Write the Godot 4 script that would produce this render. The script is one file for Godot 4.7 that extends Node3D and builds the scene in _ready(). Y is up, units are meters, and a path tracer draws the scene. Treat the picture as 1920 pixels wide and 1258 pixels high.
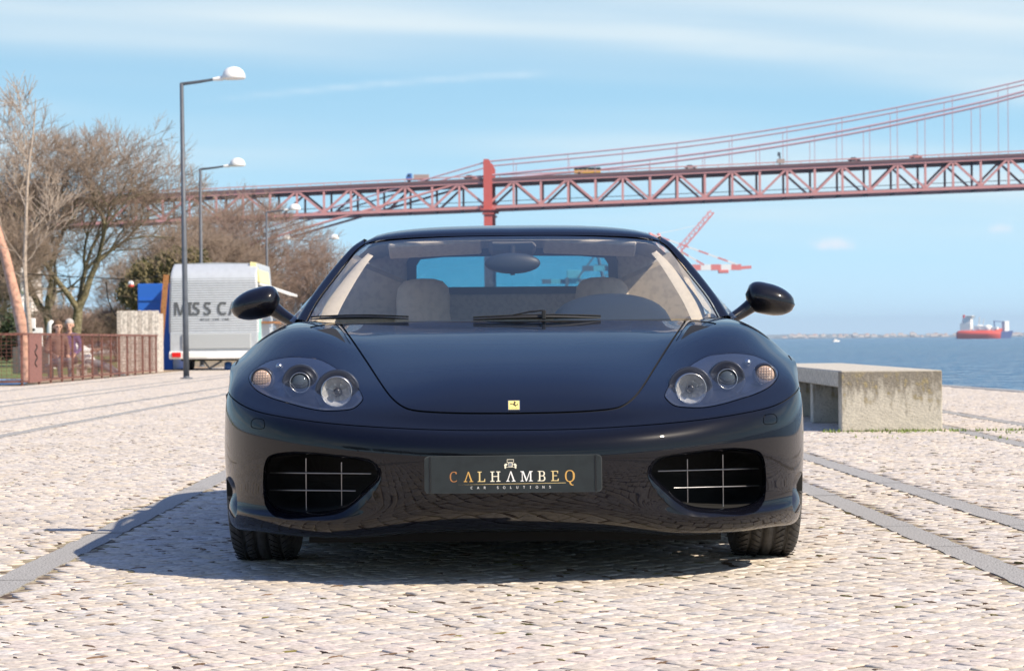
extends Node3D
# A black coupe parked on a riverside promenade of limestone setts; a red suspension bridge behind.

var rng := RandomNumberGenerator.new()
var used_names := {}
var mats := {}
var car: Node3D


func _ready():
	rng.seed = 7
	set_camera()
	set_sky()
	set_sun()
	make_materials()
	build_setting()
	build_bridge()
	build_far_things()
	build_trees()
	build_promenade_things()
	build_car()


# ---------------------------------------------------------------- camera, sky, sun
func set_camera():
	var cam := Camera3D.new()
	cam.name = "camera"
	var look := CameraAttributesPhysical.new()
	look.frustum_focal_length = 84.7
	look.frustum_near = 0.05
	look.frustum_far = 30000.0
	look.exposure_aperture = 13.0
	look.frustum_focus_distance = 7.3
	cam.attributes = look
	add_child(cam)
	cam.fov = rad_to_deg(2.0 * atan(629.0 / 4440.0))
	cam.near = 0.05
	cam.far = 30000.0
	cam.position = Vector3(-0.004, 0.731, 8.0)
	cam.rotation = Vector3(atan(8.0 / 4440.0), 0.0, deg_to_rad(-0.5))
	cam.current = true


func set_sun():
	var sun := DirectionalLight3D.new()
	sun.name = "sun"
	sun.light_color = Color(1.0, 0.94, 0.85)
	sun.light_energy = 1.6
	sun.light_angular_distance = 0.53
	sun.shadow_enabled = true
	add_child(sun)
	sun.look_at_from_position(Vector3(0.93, 1.0, 0.6) * 10.0, Vector3.ZERO)


func sky_color(x: float, y: float, z: float, wisp: FastNoiseLite, veil: FastNoiseLite) -> Color:
	var up := maxf(y, 0.0)
	var k := pow(1.0 - up, 3.3)
	var c := Color(0.05, 0.115, 0.36).lerp(Color(0.36, 0.65, 0.79), k)
	var low := exp(-up * 26.0)
	c = c.lerp(Color(0.55, 0.74, 0.89), low * 0.9)
	# thin cirrus, drawn out along one direction of the wind
	var s := 1.0 / (up + 0.10)
	var px := x * s
	var pz := z * s
	var along := px * 0.94 - pz * 0.10
	var across := pz * 0.9 + px * 0.22
	var v := veil.get_noise_2d(along * 26.0, across * 60.0) * 0.5 + 0.5
	var w := wisp.get_noise_2d(along * 60.0, across * 300.0) * 0.5 + 0.5
	var a := smoothstep(0.22, 0.78, v) * (0.5 + 0.5 * smoothstep(0.2, 0.8, w)) * 0.92
	a *= smoothstep(0.015, 0.09, up) * (1.0 - 0.88 * smoothstep(0.14, 0.45, up))
	c = c.lerp(Color(0.65, 0.71, 0.72), a)
	# the sky brightens towards the sun; wide glow added to fill the shadows
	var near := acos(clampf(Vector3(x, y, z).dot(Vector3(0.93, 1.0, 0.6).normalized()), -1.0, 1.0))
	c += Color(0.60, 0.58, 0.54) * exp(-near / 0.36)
	return c


func set_sky():
	var wisp := FastNoiseLite.new()
	wisp.seed = 11
	wisp.frequency = 0.010
	wisp.fractal_octaves = 4
	var veil := FastNoiseLite.new()
	veil.seed = 23
	veil.frequency = 0.012
	veil.fractal_octaves = 3
	var w := 1024
	var h := 512
	var im := Image.create_empty(w, h, false, Image.FORMAT_RGBF)
	for j in h:
		var el := PI * (0.5 - (j + 0.5) / h)
		if el < -0.02:
			im.fill_rect(Rect2i(0, j, w, 1), Color(0.30, 0.32, 0.33))
			continue
		var ce := cos(el)
		for i in w:
			var az := TAU * (i + 0.5) / w
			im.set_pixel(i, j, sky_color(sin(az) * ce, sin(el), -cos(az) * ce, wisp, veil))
	im.resize(4096, 2048, Image.INTERPOLATE_CUBIC)
	# the part low ahead again, finely, with a vapour trail and two small far clouds
	w = 4096
	h = 2048
	var puff := FastNoiseLite.new()
	puff.seed = 5
	puff.frequency = 0.30
	for j in range(h / 2 - 250, h / 2):
		var el := PI * (0.5 - (j + 0.5) / h)
		for i0 in 500:
			var i := posmod(i0 - 250, w)
			var az := TAU * (i0 - 250 + 0.5) / w
			var ce := cos(el)
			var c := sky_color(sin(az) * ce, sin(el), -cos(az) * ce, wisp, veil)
			var ad := rad_to_deg(az)
			var ed := rad_to_deg(el)
			var line := 5.92 + (ad + 6.0) * 0.105 - pow((ad + 6.0) * 0.07, 2.0)
			var fade := smoothstep(-8.2, -4.0, ad) * (1.0 - smoothstep(0.2, 1.2, ad))
			var n := puff.get_noise_2d(ad * 14.0, ed * 14.0)
			c = c.lerp(Color(0.70, 0.76, 0.79), 0.42 * fade * exp(-pow((ed - line) / 0.05, 2.0)) * (0.8 + 0.5 * n))
			for b in [[7.75, 2.2, 0.62, 0.17, 0.62], [11.7, 2.5, 0.3, 0.16, 0.45]]:
				var dx: float = (ad - b[0]) / b[2]
				var dy: float = (ed - b[1]) / b[3]
				if dy < 0.0:
					dy *= 1.9
				c = c.lerp(Color(0.74, 0.72, 0.76), b[4] * (1.0 - smoothstep(0.25, 1.0, dx * dx + dy * dy + 0.7 * n)))
			im.set_pixel(i, j, c)
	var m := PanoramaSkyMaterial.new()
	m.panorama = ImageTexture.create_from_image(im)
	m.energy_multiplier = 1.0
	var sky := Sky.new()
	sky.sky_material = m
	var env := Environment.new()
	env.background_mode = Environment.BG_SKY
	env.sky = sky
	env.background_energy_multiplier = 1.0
	env.tonemap_mode = Environment.TONE_MAPPER_LINEAR
	env.tonemap_exposure = 1.38
	env.fog_enabled = true
	env.fog_density = 0.00007
	env.fog_light_color = Color(0.80, 0.90, 1.0)
	env.sdfgi_enabled = true
	env.ssao_enabled = true
	env.ssil_enabled = true
	var we := WorldEnvironment.new()
	we.name = "world_environment"
	we.environment = env
	add_child(we)


# ---------------------------------------------------------------- naming
func numbered(called: String) -> String:
	used_names[called] = used_names.get(called, -1) + 1
	return called if used_names[called] == 0 else "%s_%03d" % [called, used_names[called]]


func tag(o: Node, label := "", category := "", group := "", kind := ""):
	for pair in [["label", label], ["category", category], ["group", group], ["kind", kind]]:
		if pair[1]:
			o.set_meta(pair[0], pair[1])
	return o


func thing(called: String, label: String, category: String, at := Vector3.ZERO, turn := 0.0, group := "") -> Node3D:
	var o := Node3D.new()
	o.name = numbered(called)
	add_child(o)
	o.position = at
	o.rotation.y = turn
	tag(o, label, category, group)
	return o


func obj(called: String, mesh: Mesh, material: Material, parent: Node = null) -> MeshInstance3D:
	var o := MeshInstance3D.new()
	o.mesh = mesh
	o.material_override = material
	if parent == null:
		o.name = numbered(called)
		add_child(o)
	else:
		o.name = called
		parent.add_child(o, true)
	return o


func struct(called: String, mesh: Mesh, material: Material, parent: Node = null) -> MeshInstance3D:
	return tag(obj(called, mesh, material, parent), "", "", "", "structure")


func copy_of(o: Node3D, label: String) -> Node3D:
	var c: Node3D = o.duplicate()
	c.name = numbered(String(o.name).rstrip("_0123456789"))
	add_child(c)
	c.set_meta("label", label)
	return c


# ---------------------------------------------------------------- shapes
func new_st(smooth := false) -> SurfaceTool:
	var st := SurfaceTool.new()
	st.begin(Mesh.PRIMITIVE_TRIANGLES)
	st.set_smooth_group(0 if smooth else -1)
	return st


func done(st: SurfaceTool) -> ArrayMesh:
	st.generate_normals()
	return st.commit()


func tri(st: SurfaceTool, a: Vector3, b: Vector3, c: Vector3):
	st.add_vertex(a)
	st.add_vertex(c)
	st.add_vertex(b)


func quad(st: SurfaceTool, a: Vector3, b: Vector3, c: Vector3, d: Vector3):   # counter-clockwise as seen from outside
	tri(st, a, b, c)
	tri(st, a, c, d)


func box(st: SurfaceTool, at: Vector3, size: Vector3, turn := Basis(), e := 0.0):
	st.set_smooth_group(-1)
	var h := size / 2.0
	if e <= 0.0:
		for ax in 3:
			for s in [-1.0, 1.0]:
				var p := []
				for k in [[-1, -1], [1, -1], [1, 1], [-1, 1]]:
					var v := Vector3.ZERO
					v[ax] = s * h[ax]
					v[(ax + 1) % 3] = k[0] * s * h[(ax + 1) % 3]
					v[(ax + 2) % 3] = k[1] * h[(ax + 2) % 3]
					p.append(at + turn * v)
				quad(st, p[0], p[1], p[2], p[3])
		return
	var i := h - Vector3(e, e, e)
	for ax in 3:
		var b1 := (ax + 1) % 3
		var b2 := (ax + 2) % 3
		for s in [-1.0, 1.0]:
			var p := []
			for k in [[-1, -1], [1, -1], [1, 1], [-1, 1]]:
				var v := Vector3.ZERO
				v[ax] = s * h[ax]
				v[b1] = k[0] * s * i[b1]
				v[b2] = k[1] * i[b2]
				p.append(at + turn * v)
			quad(st, p[0], p[1], p[2], p[3])
			for s2 in [-1.0, 1.0]:   # the bevel between the faces +-ax and +-b1
				var q := []
				for k in [[0, -1], [1, -1], [1, 1], [0, 1]]:
					var v := Vector3.ZERO
					v[ax] = s * (h[ax] if k[0] == 0 else i[ax])
					v[b1] = s2 * (i[b1] if k[0] == 0 else h[b1])
					v[b2] = k[1] * i[b2]
					q.append(at + turn * v)
				if s * s2 > 0:
					quad(st, q[0], q[1], q[2], q[3])
				else:
					quad(st, q[3], q[2], q[1], q[0])
	for sx in [-1.0, 1.0]:
		for sy in [-1.0, 1.0]:
			for sz in [-1.0, 1.0]:
				var a := at + turn * Vector3(sx * h.x, sy * i.y, sz * i.z)
				var b := at + turn * Vector3(sx * i.x, sy * h.y, sz * i.z)
				var c := at + turn * Vector3(sx * i.x, sy * i.y, sz * h.z)
				if sx * sy * sz > 0:
					tri(st, a, b, c)
				else:
					tri(st, a, c, b)


func box_mesh(size: Vector3, e := 0.0, at := Vector3.ZERO) -> ArrayMesh:
	var st := new_st()
	box(st, at, size, Basis(), e)
	return done(st)


func ring_of(p: Vector3, dir: Vector3, r: float, n: int, ref := Vector3(0.31, 0.17, 0.93)) -> PackedVector3Array:
	var x := dir.cross(ref).normalized()
	var y := x.cross(dir).normalized()
	var out := PackedVector3Array()
	for k in n:
		var a := TAU * k / n
		out.append(p + (x * cos(a) + y * sin(a)) * r)
	return out


func tube(st: SurfaceTool, pts: Array, radii, n := 6, caps := true, group := 0):
	st.set_smooth_group(group)
	var prev := PackedVector3Array()
	var count := pts.size()
	for k in count:
		var d: Vector3 = (pts[mini(k + 1, count - 1)] - pts[maxi(k - 1, 0)]).normalized()
		var r: float = radii[k] if radii is Array else radii
		var ring := ring_of(pts[k], d, r, n)
		if k > 0:
			for j in n:
				var j2 := (j + 1) % n
				quad(st, prev[j2], prev[j], ring[j], ring[j2])
		if caps and (k == 0 or k == count - 1):
			st.set_smooth_group(-1)
			for j in range(1, n - 1):
				if k == 0:
					tri(st, ring[0], ring[j], ring[j + 1])
				else:
					tri(st, ring[0], ring[j + 1], ring[j])
			st.set_smooth_group(group)
		prev = ring


func tube_mesh(pts: Array, radii, n := 8) -> ArrayMesh:
	var st := new_st(true)
	tube(st, pts, radii, n)
	return done(st)


func lathe(st: SurfaceTool, profile: Array, n: int, xf := Transform3D(), from := 0.0, to := TAU):   # profile: Vector2(radius, height), going up on the outside
	st.set_smooth_group(0)
	for j in n:
		var a := from + (to - from) * j / n
		var b := from + (to - from) * (j + 1) / n
		var ca := Vector3(cos(a), 0, -sin(a))
		var cb := Vector3(cos(b), 0, -sin(b))
		for k in profile.size() - 1:
			var p: Vector2 = profile[k]
			var q: Vector2 = profile[k + 1]
			var up := Vector3(0, 1, 0)
			quad(st, xf * (ca * p.x + up * p.y), xf * (cb * p.x + up * p.y), xf * (cb * q.x + up * q.y), xf * (ca * q.x + up * q.y))


func lathe_mesh(profile: Array, n: int, xf := Transform3D()) -> ArrayMesh:
	var st := new_st(true)
	lathe(st, profile, n, xf)
	return done(st)


func prism(st: SurfaceTool, poly: PackedVector2Array, z0: float, z1: float, xf := Transform3D()):   # poly counter-clockwise in x, y
	st.set_smooth_group(-1)
	if Geometry2D.is_polygon_clockwise(poly):
		poly.reverse()
	var t := Geometry2D.triangulate_polygon(poly)
	for k in range(0, t.size(), 3):
		var a := poly[t[k]]
		var b := poly[t[k + 1]]
		var c := poly[t[k + 2]]
		if (b - a).cross(c - a) < 0:
			var s := b
			b = c
			c = s
		tri(st, xf * Vector3(a.x, a.y, z1), xf * Vector3(b.x, b.y, z1), xf * Vector3(c.x, c.y, z1))
		tri(st, xf * Vector3(a.x, a.y, z0), xf * Vector3(c.x, c.y, z0), xf * Vector3(b.x, b.y, z0))
	for k in poly.size():
		var a := poly[k]
		var b := poly[(k + 1) % poly.size()]
		quad(st, xf * Vector3(a.x, a.y, z0), xf * Vector3(b.x, b.y, z0), xf * Vector3(b.x, b.y, z1), xf * Vector3(a.x, a.y, z1))


func prism_mesh(pts: Array, z0: float, z1: float, xf := Transform3D()) -> ArrayMesh:
	var poly := PackedVector2Array()
	for p in pts:
		poly.append(Vector2(p[0], p[1]))
	var st := new_st()
	prism(st, poly, z0, z1, xf)
	return done(st)


func ball(st: SurfaceTool, at: Vector3, r: Vector3, n := 16, m := 10, turn := Basis()):
	var profile := []
	for k in m + 1:
		var a := -PI / 2 + PI * k / m
		profile.append(Vector2(cos(a), sin(a)))
	lathe(st, profile, n, Transform3D(turn * Basis.from_scale(r), at))


func catmull(pts: Array, n: int, closed := false) -> Array:   # n points per span, through all the points
	var out := []
	var c := pts.size()
	var spans := c if closed else c - 1
	for k in spans:
		var p0 = pts[posmod(k - 1, c)] if closed or k > 0 else pts[0] * 2.0 - pts[1]
		var p1 = pts[k]
		var p2 = pts[(k + 1) % c]
		var p3 = pts[(k + 2) % c] if closed or k + 2 < c else p2 * 2.0 - p1
		for j in n:
			var t := float(j) / n
			out.append(p1 + 0.5 * t * ((p2 - p0) + t * ((2.0 * p0 - 5.0 * p1 + 4.0 * p2 - p3) + t * (3.0 * (p1 - p2) + p3 - p0))))
	if not closed:
		out.append(pts[c - 1])
	return out


func v3(list: Array) -> Array:
	var out := []
	for p in list:
		out.append(Vector3(p[0], p[1], p[2]))
	return out


func v2(list: Array) -> Array:
	var out := []
	for p in list:
		out.append(Vector2(p[0], p[1]))
	return out


# a surface as plain arrays: v, n, i
func surface(rows: Array, closed := false) -> Dictionary:   # rows of equally many points; faces look along (next column) x (next row)
	var h := rows.size()
	var w: int = rows[0].size()
	var v := PackedVector3Array()
	var n := PackedVector3Array()
	for r in h:
		for c in w:
			v.append(rows[r][c])
			var dr: Vector3 = rows[mini(r + 1, h - 1)][c] - rows[maxi(r - 1, 0)][c]
			var dc: Vector3 = rows[r][(c + 1) % w] - rows[r][posmod(c - 1, w)] if closed else rows[r][mini(c + 1, w - 1)] - rows[r][maxi(c - 1, 0)]
			n.append(dc.cross(dr).normalized())
	var i := PackedInt32Array()
	for r in h - 1:
		for c in (w if closed else w - 1):
			var c2 := (c + 1) % w
			var a := r * w + c
			var b := r * w + c2
			var d := (r + 1) * w + c
			var e := (r + 1) * w + c2
			i.append_array([a, e, b, a, d, e])
	return {"v": v, "n": n, "i": i}


func as_mesh(parts) -> ArrayMesh:
	var v := PackedVector3Array()
	var n := PackedVector3Array()
	var i := PackedInt32Array()
	for p in (parts if parts is Array else [parts]):
		var base := v.size()
		v.append_array(p.v)
		n.append_array(p.n)
		for k in p.i:
			i.append(k + base)
	var a := []
	a.resize(Mesh.ARRAY_MAX)
	a[Mesh.ARRAY_VERTEX] = v
	a[Mesh.ARRAY_NORMAL] = n
	a[Mesh.ARRAY_INDEX] = i
	var m := ArrayMesh.new()
	m.add_surface_from_arrays(Mesh.PRIMITIVE_TRIANGLES, a)
	return m


func flipped_x(s: Dictionary) -> Dictionary:
	var v := PackedVector3Array()
	var n := PackedVector3Array()
	for p in s.v:
		v.append(Vector3(-p.x, p.y, p.z))
	for p in s.n:
		n.append(Vector3(-p.x, p.y, p.z))
	var i := PackedInt32Array()
	for k in range(0, s.i.size(), 3):
		i.append_array([s.i[k], s.i[k + 2], s.i[k + 1]])
	return {"v": v, "n": n, "i": i}


func split(s: Dictionary, f: PackedFloat32Array, iso := 0.0) -> Array:   # [where f < iso, where f > iso], cut along f = iso
	var v: PackedVector3Array = s.v.duplicate()
	var n: PackedVector3Array = s.n.duplicate()
	var idx := [PackedInt32Array(), PackedInt32Array()]
	var cuts := {}
	for k in range(0, s.i.size(), 3):
		var t := [s.i[k], s.i[k + 1], s.i[k + 2]]
		var g := [f[t[0]] - iso, f[t[1]] - iso, f[t[2]] - iso]
		var above := int(g[0] > 0) + int(g[1] > 0) + int(g[2] > 0)
		if above == 0 or above == 3:
			idx[1 if above == 3 else 0].append_array(t)
			continue
		for j in 3:
			var j1 := (j + 1) % 3
			var j2 := (j + 2) % 3
			if (g[j] > 0) != (g[j1] > 0) and (g[j] > 0) != (g[j2] > 0):
				var e := []
				for jj in [j1, j2]:
					var key := Vector2i(mini(t[j], t[jj]), maxi(t[j], t[jj]))
					if not cuts.has(key):
						var q: float = g[j] / (g[j] - g[jj])
						cuts[key] = v.size()
						v.append(v[t[j]].lerp(v[t[jj]], q))
						n.append(n[t[j]].lerp(n[t[jj]], q).normalized())
					e.append(cuts[key])
				var one := 1 if g[j] > 0 else 0
				idx[one].append_array([t[j], e[0], e[1]])
				idx[1 - one].append_array([e[0], t[j1], t[j2], e[0], t[j2], e[1]])
	return [packed(v, n, idx[0]), packed(v, n, idx[1])]


func packed(v: PackedVector3Array, n: PackedVector3Array, i: PackedInt32Array) -> Dictionary:   # without unused points
	var to := PackedInt32Array()
	to.resize(v.size())
	to.fill(-1)
	var o := {"v": PackedVector3Array(), "n": PackedVector3Array(), "i": PackedInt32Array()}
	for k in i:
		if to[k] < 0:
			to[k] = o.v.size()
			o.v.append(v[k])
			o.n.append(n[k])
		o.i.append(to[k])
	return o


func outline_distance(p: Vector2, line: PackedVector2Array, lo: Vector2, hi: Vector2) -> float:   # below 0 inside
	var away := maxf(maxf(lo.x - p.x, p.x - hi.x), maxf(lo.y - p.y, p.y - hi.y))
	if away > 0.03:
		return away
	var best := 1e9
	var inside := false
	var b := line[line.size() - 1]
	for a in line:
		var ab := b - a
		var t := clampf((p - a).dot(ab) / maxf(ab.length_squared(), 1e-12), 0.0, 1.0)
		best = minf(best, p.distance_squared_to(a + ab * t))
		if (a.y > p.y) != (b.y > p.y) and p.x < (b.x - a.x) * (p.y - a.y) / (b.y - a.y) + a.x:
			inside = not inside
		b = a
	return -sqrt(best) if inside else sqrt(best)


# ---------------------------------------------------------------- materials
func lin(r: float, g: float, b: float) -> Color:
	return Color(r, g, b).linear_to_srgb()


func mat(c: Color, rough := 0.7, metal := 0.0) -> StandardMaterial3D:
	var m := StandardMaterial3D.new()
	m.albedo_color = c
	m.roughness = rough
	m.metallic = metal
	return m


func noise_texture(freq: float, octaves: int, stops: Array, seed_ := 1, size := 512, bump := 0.0, type := FastNoiseLite.TYPE_SIMPLEX_SMOOTH) -> NoiseTexture2D:
	var f := FastNoiseLite.new()
	f.noise_type = type
	f.seed = seed_
	f.frequency = freq
	f.fractal_octaves = octaves
	var t := NoiseTexture2D.new()
	t.width = size
	t.height = size
	t.seamless = true
	t.noise = f
	if bump > 0.0:
		t.as_normal_map = true
		t.bump_strength = bump
	elif stops.size():
		var g := Gradient.new()
		var at := PackedFloat32Array()
		var cs := PackedColorArray()
		for s in stops:
			at.append(s[0])
			cs.append(s[1])
		g.offsets = at
		g.colors = cs
		t.color_ramp = g
	return t


func grey(a: float) -> Color:
	return Color(a, a, a)


func textured(c: Color, rough: float, scale: float, lo: float, hi: float, seed_ := 1, bump := 0.0, freq := 0.012, world := false) -> StandardMaterial3D:   # a colour with grain from lo to hi times itself
	var m := mat(c, rough)
	m.albedo_texture = noise_texture(freq, 5, [[0.25, grey(lo)], [0.75, grey(hi)]], seed_)
	m.uv1_triplanar = true
	m.uv1_world_triplanar = world
	m.uv1_scale = Vector3.ONE * scale
	if bump > 0.0:
		m.normal_enabled = true
		m.normal_texture = noise_texture(freq, 5, [], seed_ + 50, 512, bump)
	return m


func glassy(c: Color, alpha: float, rough := 0.0) -> StandardMaterial3D:
	var m := mat(Color(c.r, c.g, c.b, alpha), rough)
	m.transparency = BaseMaterial3D.TRANSPARENCY_ALPHA
	return m


func tinted(c: Color, scale := 0.05) -> StandardMaterial3D:
	var m := mat(Color(c.r, c.g, c.b, 0.0), 0.0)
	m.refraction_enabled = true
	m.refraction_scale = scale
	return m


func make_materials():
	var paint := mat(lin(0.003, 0.0034, 0.0065), 0.3, 0.0)
	paint.metallic_specular = 0.12
	paint.clearcoat_enabled = true
	paint.clearcoat = 0.74
	paint.clearcoat_roughness = 0.015
	mats.paint = paint
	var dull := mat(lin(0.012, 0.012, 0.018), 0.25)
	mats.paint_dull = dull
	var pb := mat(lin(0.005, 0.005, 0.008), 0.3)
	pb.metallic_specular = 0.2
	pb.clearcoat_enabled = true
	pb.clearcoat = 0.9
	pb.clearcoat_roughness = 0.05
	mats.paint_black = pb
	mats.black = mat(lin(0.006, 0.006, 0.006), 0.8)
	mats.black_gloss = mat(lin(0.008, 0.008, 0.009), 0.12)
	mats.black_trim = mat(lin(0.014, 0.014, 0.015), 0.45)
	mats.rubber = textured(lin(0.060, 0.058, 0.056), 0.7, 6.0, 0.7, 1.3, 3, 1.5)
	mats.chrome = mat(lin(0.75, 0.77, 0.80), 0.25, 0.6)
	mats.silver = mat(lin(0.45, 0.46, 0.48), 0.28, 1.0)
	mats.bar = mat(lin(0.36, 0.36, 0.38), 0.35, 0.9)
	mats.glass = glassy(lin(0.10, 0.16, 0.17), 0.07)
	mats.glass_rear = tinted(lin(0.13, 0.56, 0.74))
	mats.glass_clear = glassy(lin(0.1, 0.15, 0.16), 0.04)
	mats.lens = glassy(lin(0.13, 0.17, 0.27), 0.10)
	mats.lamp_bowl = mat(lin(0.012, 0.016, 0.030), 0.35, 0.3)
	mats.lamp_trim = mat(lin(0.035, 0.042, 0.065), 0.3, 0.4)
	mats.lamp_dark = mat(lin(0.04, 0.045, 0.06), 0.3, 0.5)
	mats.projector = mat(lin(0.05, 0.065, 0.085), 0.04)
	mats.indicator = mat(lin(0.46, 0.34, 0.28), 0.15)
	mats.indicator_rib = mat(lin(0.30, 0.24, 0.22), 0.3)
	mats.leather = textured(lin(0.55, 0.47, 0.36), 0.55, 4.0, 0.92, 1.06, 9, 0.6)
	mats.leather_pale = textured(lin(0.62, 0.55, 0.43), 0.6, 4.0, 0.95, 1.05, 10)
	mats.lining = textured(lin(0.50, 0.45, 0.38), 0.85, 6.0, 0.93, 1.05, 12)
	mats.lining_dark = mat(lin(0.10, 0.095, 0.09), 0.7)
	mats.dash = mat(lin(0.020, 0.027, 0.034), 0.5)
	mats.plate = textured(lin(0.013, 0.018, 0.020), 0.40, 3.0, 0.9, 1.1, 14)
	mats.plate_edge = mat(lin(0.06, 0.065, 0.065), 0.25)
	mats.copper = mat(lin(0.50, 0.22, 0.08), 0.35, 0.5)
	mats.gold = mat(lin(0.72, 0.42, 0.12), 0.35, 0.4)
	mats.gold_pale = mat(lin(0.78, 0.60, 0.28), 0.4, 0.3)
	mats.cream = mat(lin(0.80, 0.75, 0.60), 0.5)
	mats.white_paint = mat(lin(0.80, 0.80, 0.78), 0.5)
	mats.yellow = mat(lin(0.80, 0.66, 0.22), 0.3)
	mats.dark_glass = mat(lin(0.02, 0.03, 0.035), 0.1)
	mats.granite = textured(lin(0.38, 0.375, 0.365), 0.9, 4.0, 0.68, 1.25, 21, 1.0, 0.05, true)
	mats.bridge = mat(lin(0.56, 0.265, 0.255), 0.6)
	mats.bridge_tower = mat(lin(0.52, 0.10, 0.085), 0.6)
	mats.bridge_cable = mat(lin(0.46, 0.30, 0.36), 0.6)
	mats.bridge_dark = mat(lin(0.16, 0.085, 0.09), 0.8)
	mats.bus_yellow = mat(lin(0.80, 0.50, 0.05), 0.4)
	mats.bus_dark = mat(lin(0.06, 0.055, 0.03), 0.5)
	mats.lorry_blue = mat(lin(0.06, 0.17, 0.50), 0.4)
	mats.lorry_load = mat(lin(0.40, 0.30, 0.27), 0.7)
	mats.car_dark = mat(lin(0.05, 0.05, 0.06), 0.3)
	mats.car_pale = mat(lin(0.55, 0.52, 0.50), 0.4)
	mats.crane_red = mat(lin(0.66, 0.20, 0.19), 0.6)  # paler red, with distance haze put into the colour
	mats.crane_pink = mat(lin(0.68, 0.36, 0.39), 0.6)
	mats.crane_white = mat(lin(0.78, 0.78, 0.76), 0.6)
	mats.ship_red = mat(lin(0.70, 0.09, 0.06), 0.6)
	mats.ship_white = mat(lin(0.80, 0.79, 0.76), 0.6)
	mats.ship_blue = mat(lin(0.06, 0.10, 0.26), 0.6)
	mats.far_hill = textured(lin(0.24, 0.28, 0.30), 1.0, 0.004, 0.6, 1.3, 25)
	mats.far_wall = mat(lin(0.68, 0.62, 0.57), 0.9)
	mats.far_roof = mat(lin(0.50, 0.24, 0.17), 0.9)
	mats.block_glass = mat(lin(0.10, 0.25, 0.38), 0.15)
	mats.bark = textured(lin(0.17, 0.135, 0.105), 0.95, 3.0, 0.6, 1.3, 45, 3.0)
	mats.bark_moss = mat(Color.WHITE, 0.95)
	mats.bark_moss.albedo_texture = noise_texture(0.02, 4, [[0.3, lin(0.10, 0.085, 0.055)], [0.5, lin(0.17, 0.15, 0.075)], [0.7, lin(0.26, 0.23, 0.16)]], 46)
	mats.bark_moss.uv1_triplanar = true
	mats.bark_moss.uv1_scale = Vector3.ONE * 0.8
	mats.twig = mat(lin(0.31, 0.24, 0.19), 0.95)
	mats.twig_red = mat(lin(0.30, 0.22, 0.18), 0.95)
	mats.pale_bark = textured(lin(0.42, 0.35, 0.29), 0.9, 2.0, 0.8, 1.15, 47)
	mats.leaf_olive = mat(lin(0.14, 0.115, 0.055), 0.8)
	mats.leaf_dark = mat(lin(0.030, 0.050, 0.020), 0.7)
	for k in ["leaf_olive", "leaf_dark"]:
		mats[k].backlight_enabled = true
		mats[k].backlight = Color(0.25, 0.3, 0.1)
	mats.grass = mat(lin(0.16, 0.22, 0.05), 0.9)
	mats.pole = textured(lin(0.085, 0.10, 0.125), 0.5, 1.0, 0.9, 1.1, 48)
	mats.lamp_white = mat(lin(0.80, 0.80, 0.79), 0.45)
	var con := mat(Color.WHITE, 0.9)
	con.albedo_texture = concrete_picture()
	con.uv1_triplanar = true
	con.uv1_scale = Vector3(1.0, 2.0, 1.0)
	con.uv1_offset = Vector3(0.0, 0.0, 0.0)
	con.normal_enabled = true
	con.normal_texture = noise_texture(0.05, 5, [], 83, 512, 2.0)
	mats.concrete = con
	mats.concrete_top = textured(lin(0.55, 0.52, 0.45), 0.9, 1.3, 0.82, 1.08, 86, 1.5, 0.03)
	mats.corten = textured(lin(0.20, 0.085, 0.065), 0.85, 2.0, 0.75, 1.2, 49)
	mats.corten_plain = textured(lin(0.24, 0.11, 0.095), 0.8, 2.0, 0.9, 1.1, 50)
	mats.sheet_metal = textured(lin(0.48, 0.52, 0.56), 0.45, 0.8, 0.97, 1.02, 51)
	mats.sheet_metal.metallic = 0.15
	mats.tailgate = mat(lin(0.40, 0.43, 0.45), 0.5)
	mats.red_lamp = mat(lin(0.65, 0.02, 0.02), 0.25)
	mats.pale_yellow = mat(lin(0.80, 0.74, 0.38), 0.5)
	mats.turquoise = mat(lin(0.35, 0.65, 0.60), 0.5)
	mats.sign_grey = mat(lin(0.085, 0.095, 0.105), 0.6)
	mats.plank_brown = textured(lin(0.36, 0.16, 0.055), 0.7, 2.0, 0.75, 1.2, 52)
	mats.board_pale = textured(lin(0.72, 0.67, 0.61), 0.9, 1.5, 0.8, 1.1, 53)
	mats.board_grey = textured(lin(0.55, 0.50, 0.45), 0.9, 1.5, 0.8, 1.1, 54)
	mats.container_blue = mat(lin(0.02, 0.13, 0.55), 0.45)
	mats.orange_wood = textured(lin(0.56, 0.31, 0.22), 0.7, 1.2, 0.75, 1.15, 55)
	mats.skin = mat(lin(0.55, 0.33, 0.24), 0.6)
	mats.lip = mat(lin(0.40, 0.15, 0.13), 0.6)
	mats.hair_brown = mat(lin(0.10, 0.055, 0.03), 0.8)
	mats.hair_grey = mat(lin(0.42, 0.40, 0.38), 0.8)
	mats.cloth_brown = mat(lin(0.20, 0.12, 0.10), 0.9)
	mats.cloth_purple = mat(lin(0.13, 0.09, 0.24), 0.9)
	mats.cloth_grey = mat(lin(0.20, 0.21, 0.23), 0.9)
	mats.cloth_dark = mat(lin(0.04, 0.04, 0.05), 0.9)
	mats.shoe = mat(lin(0.30, 0.29, 0.28), 0.7)


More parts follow.
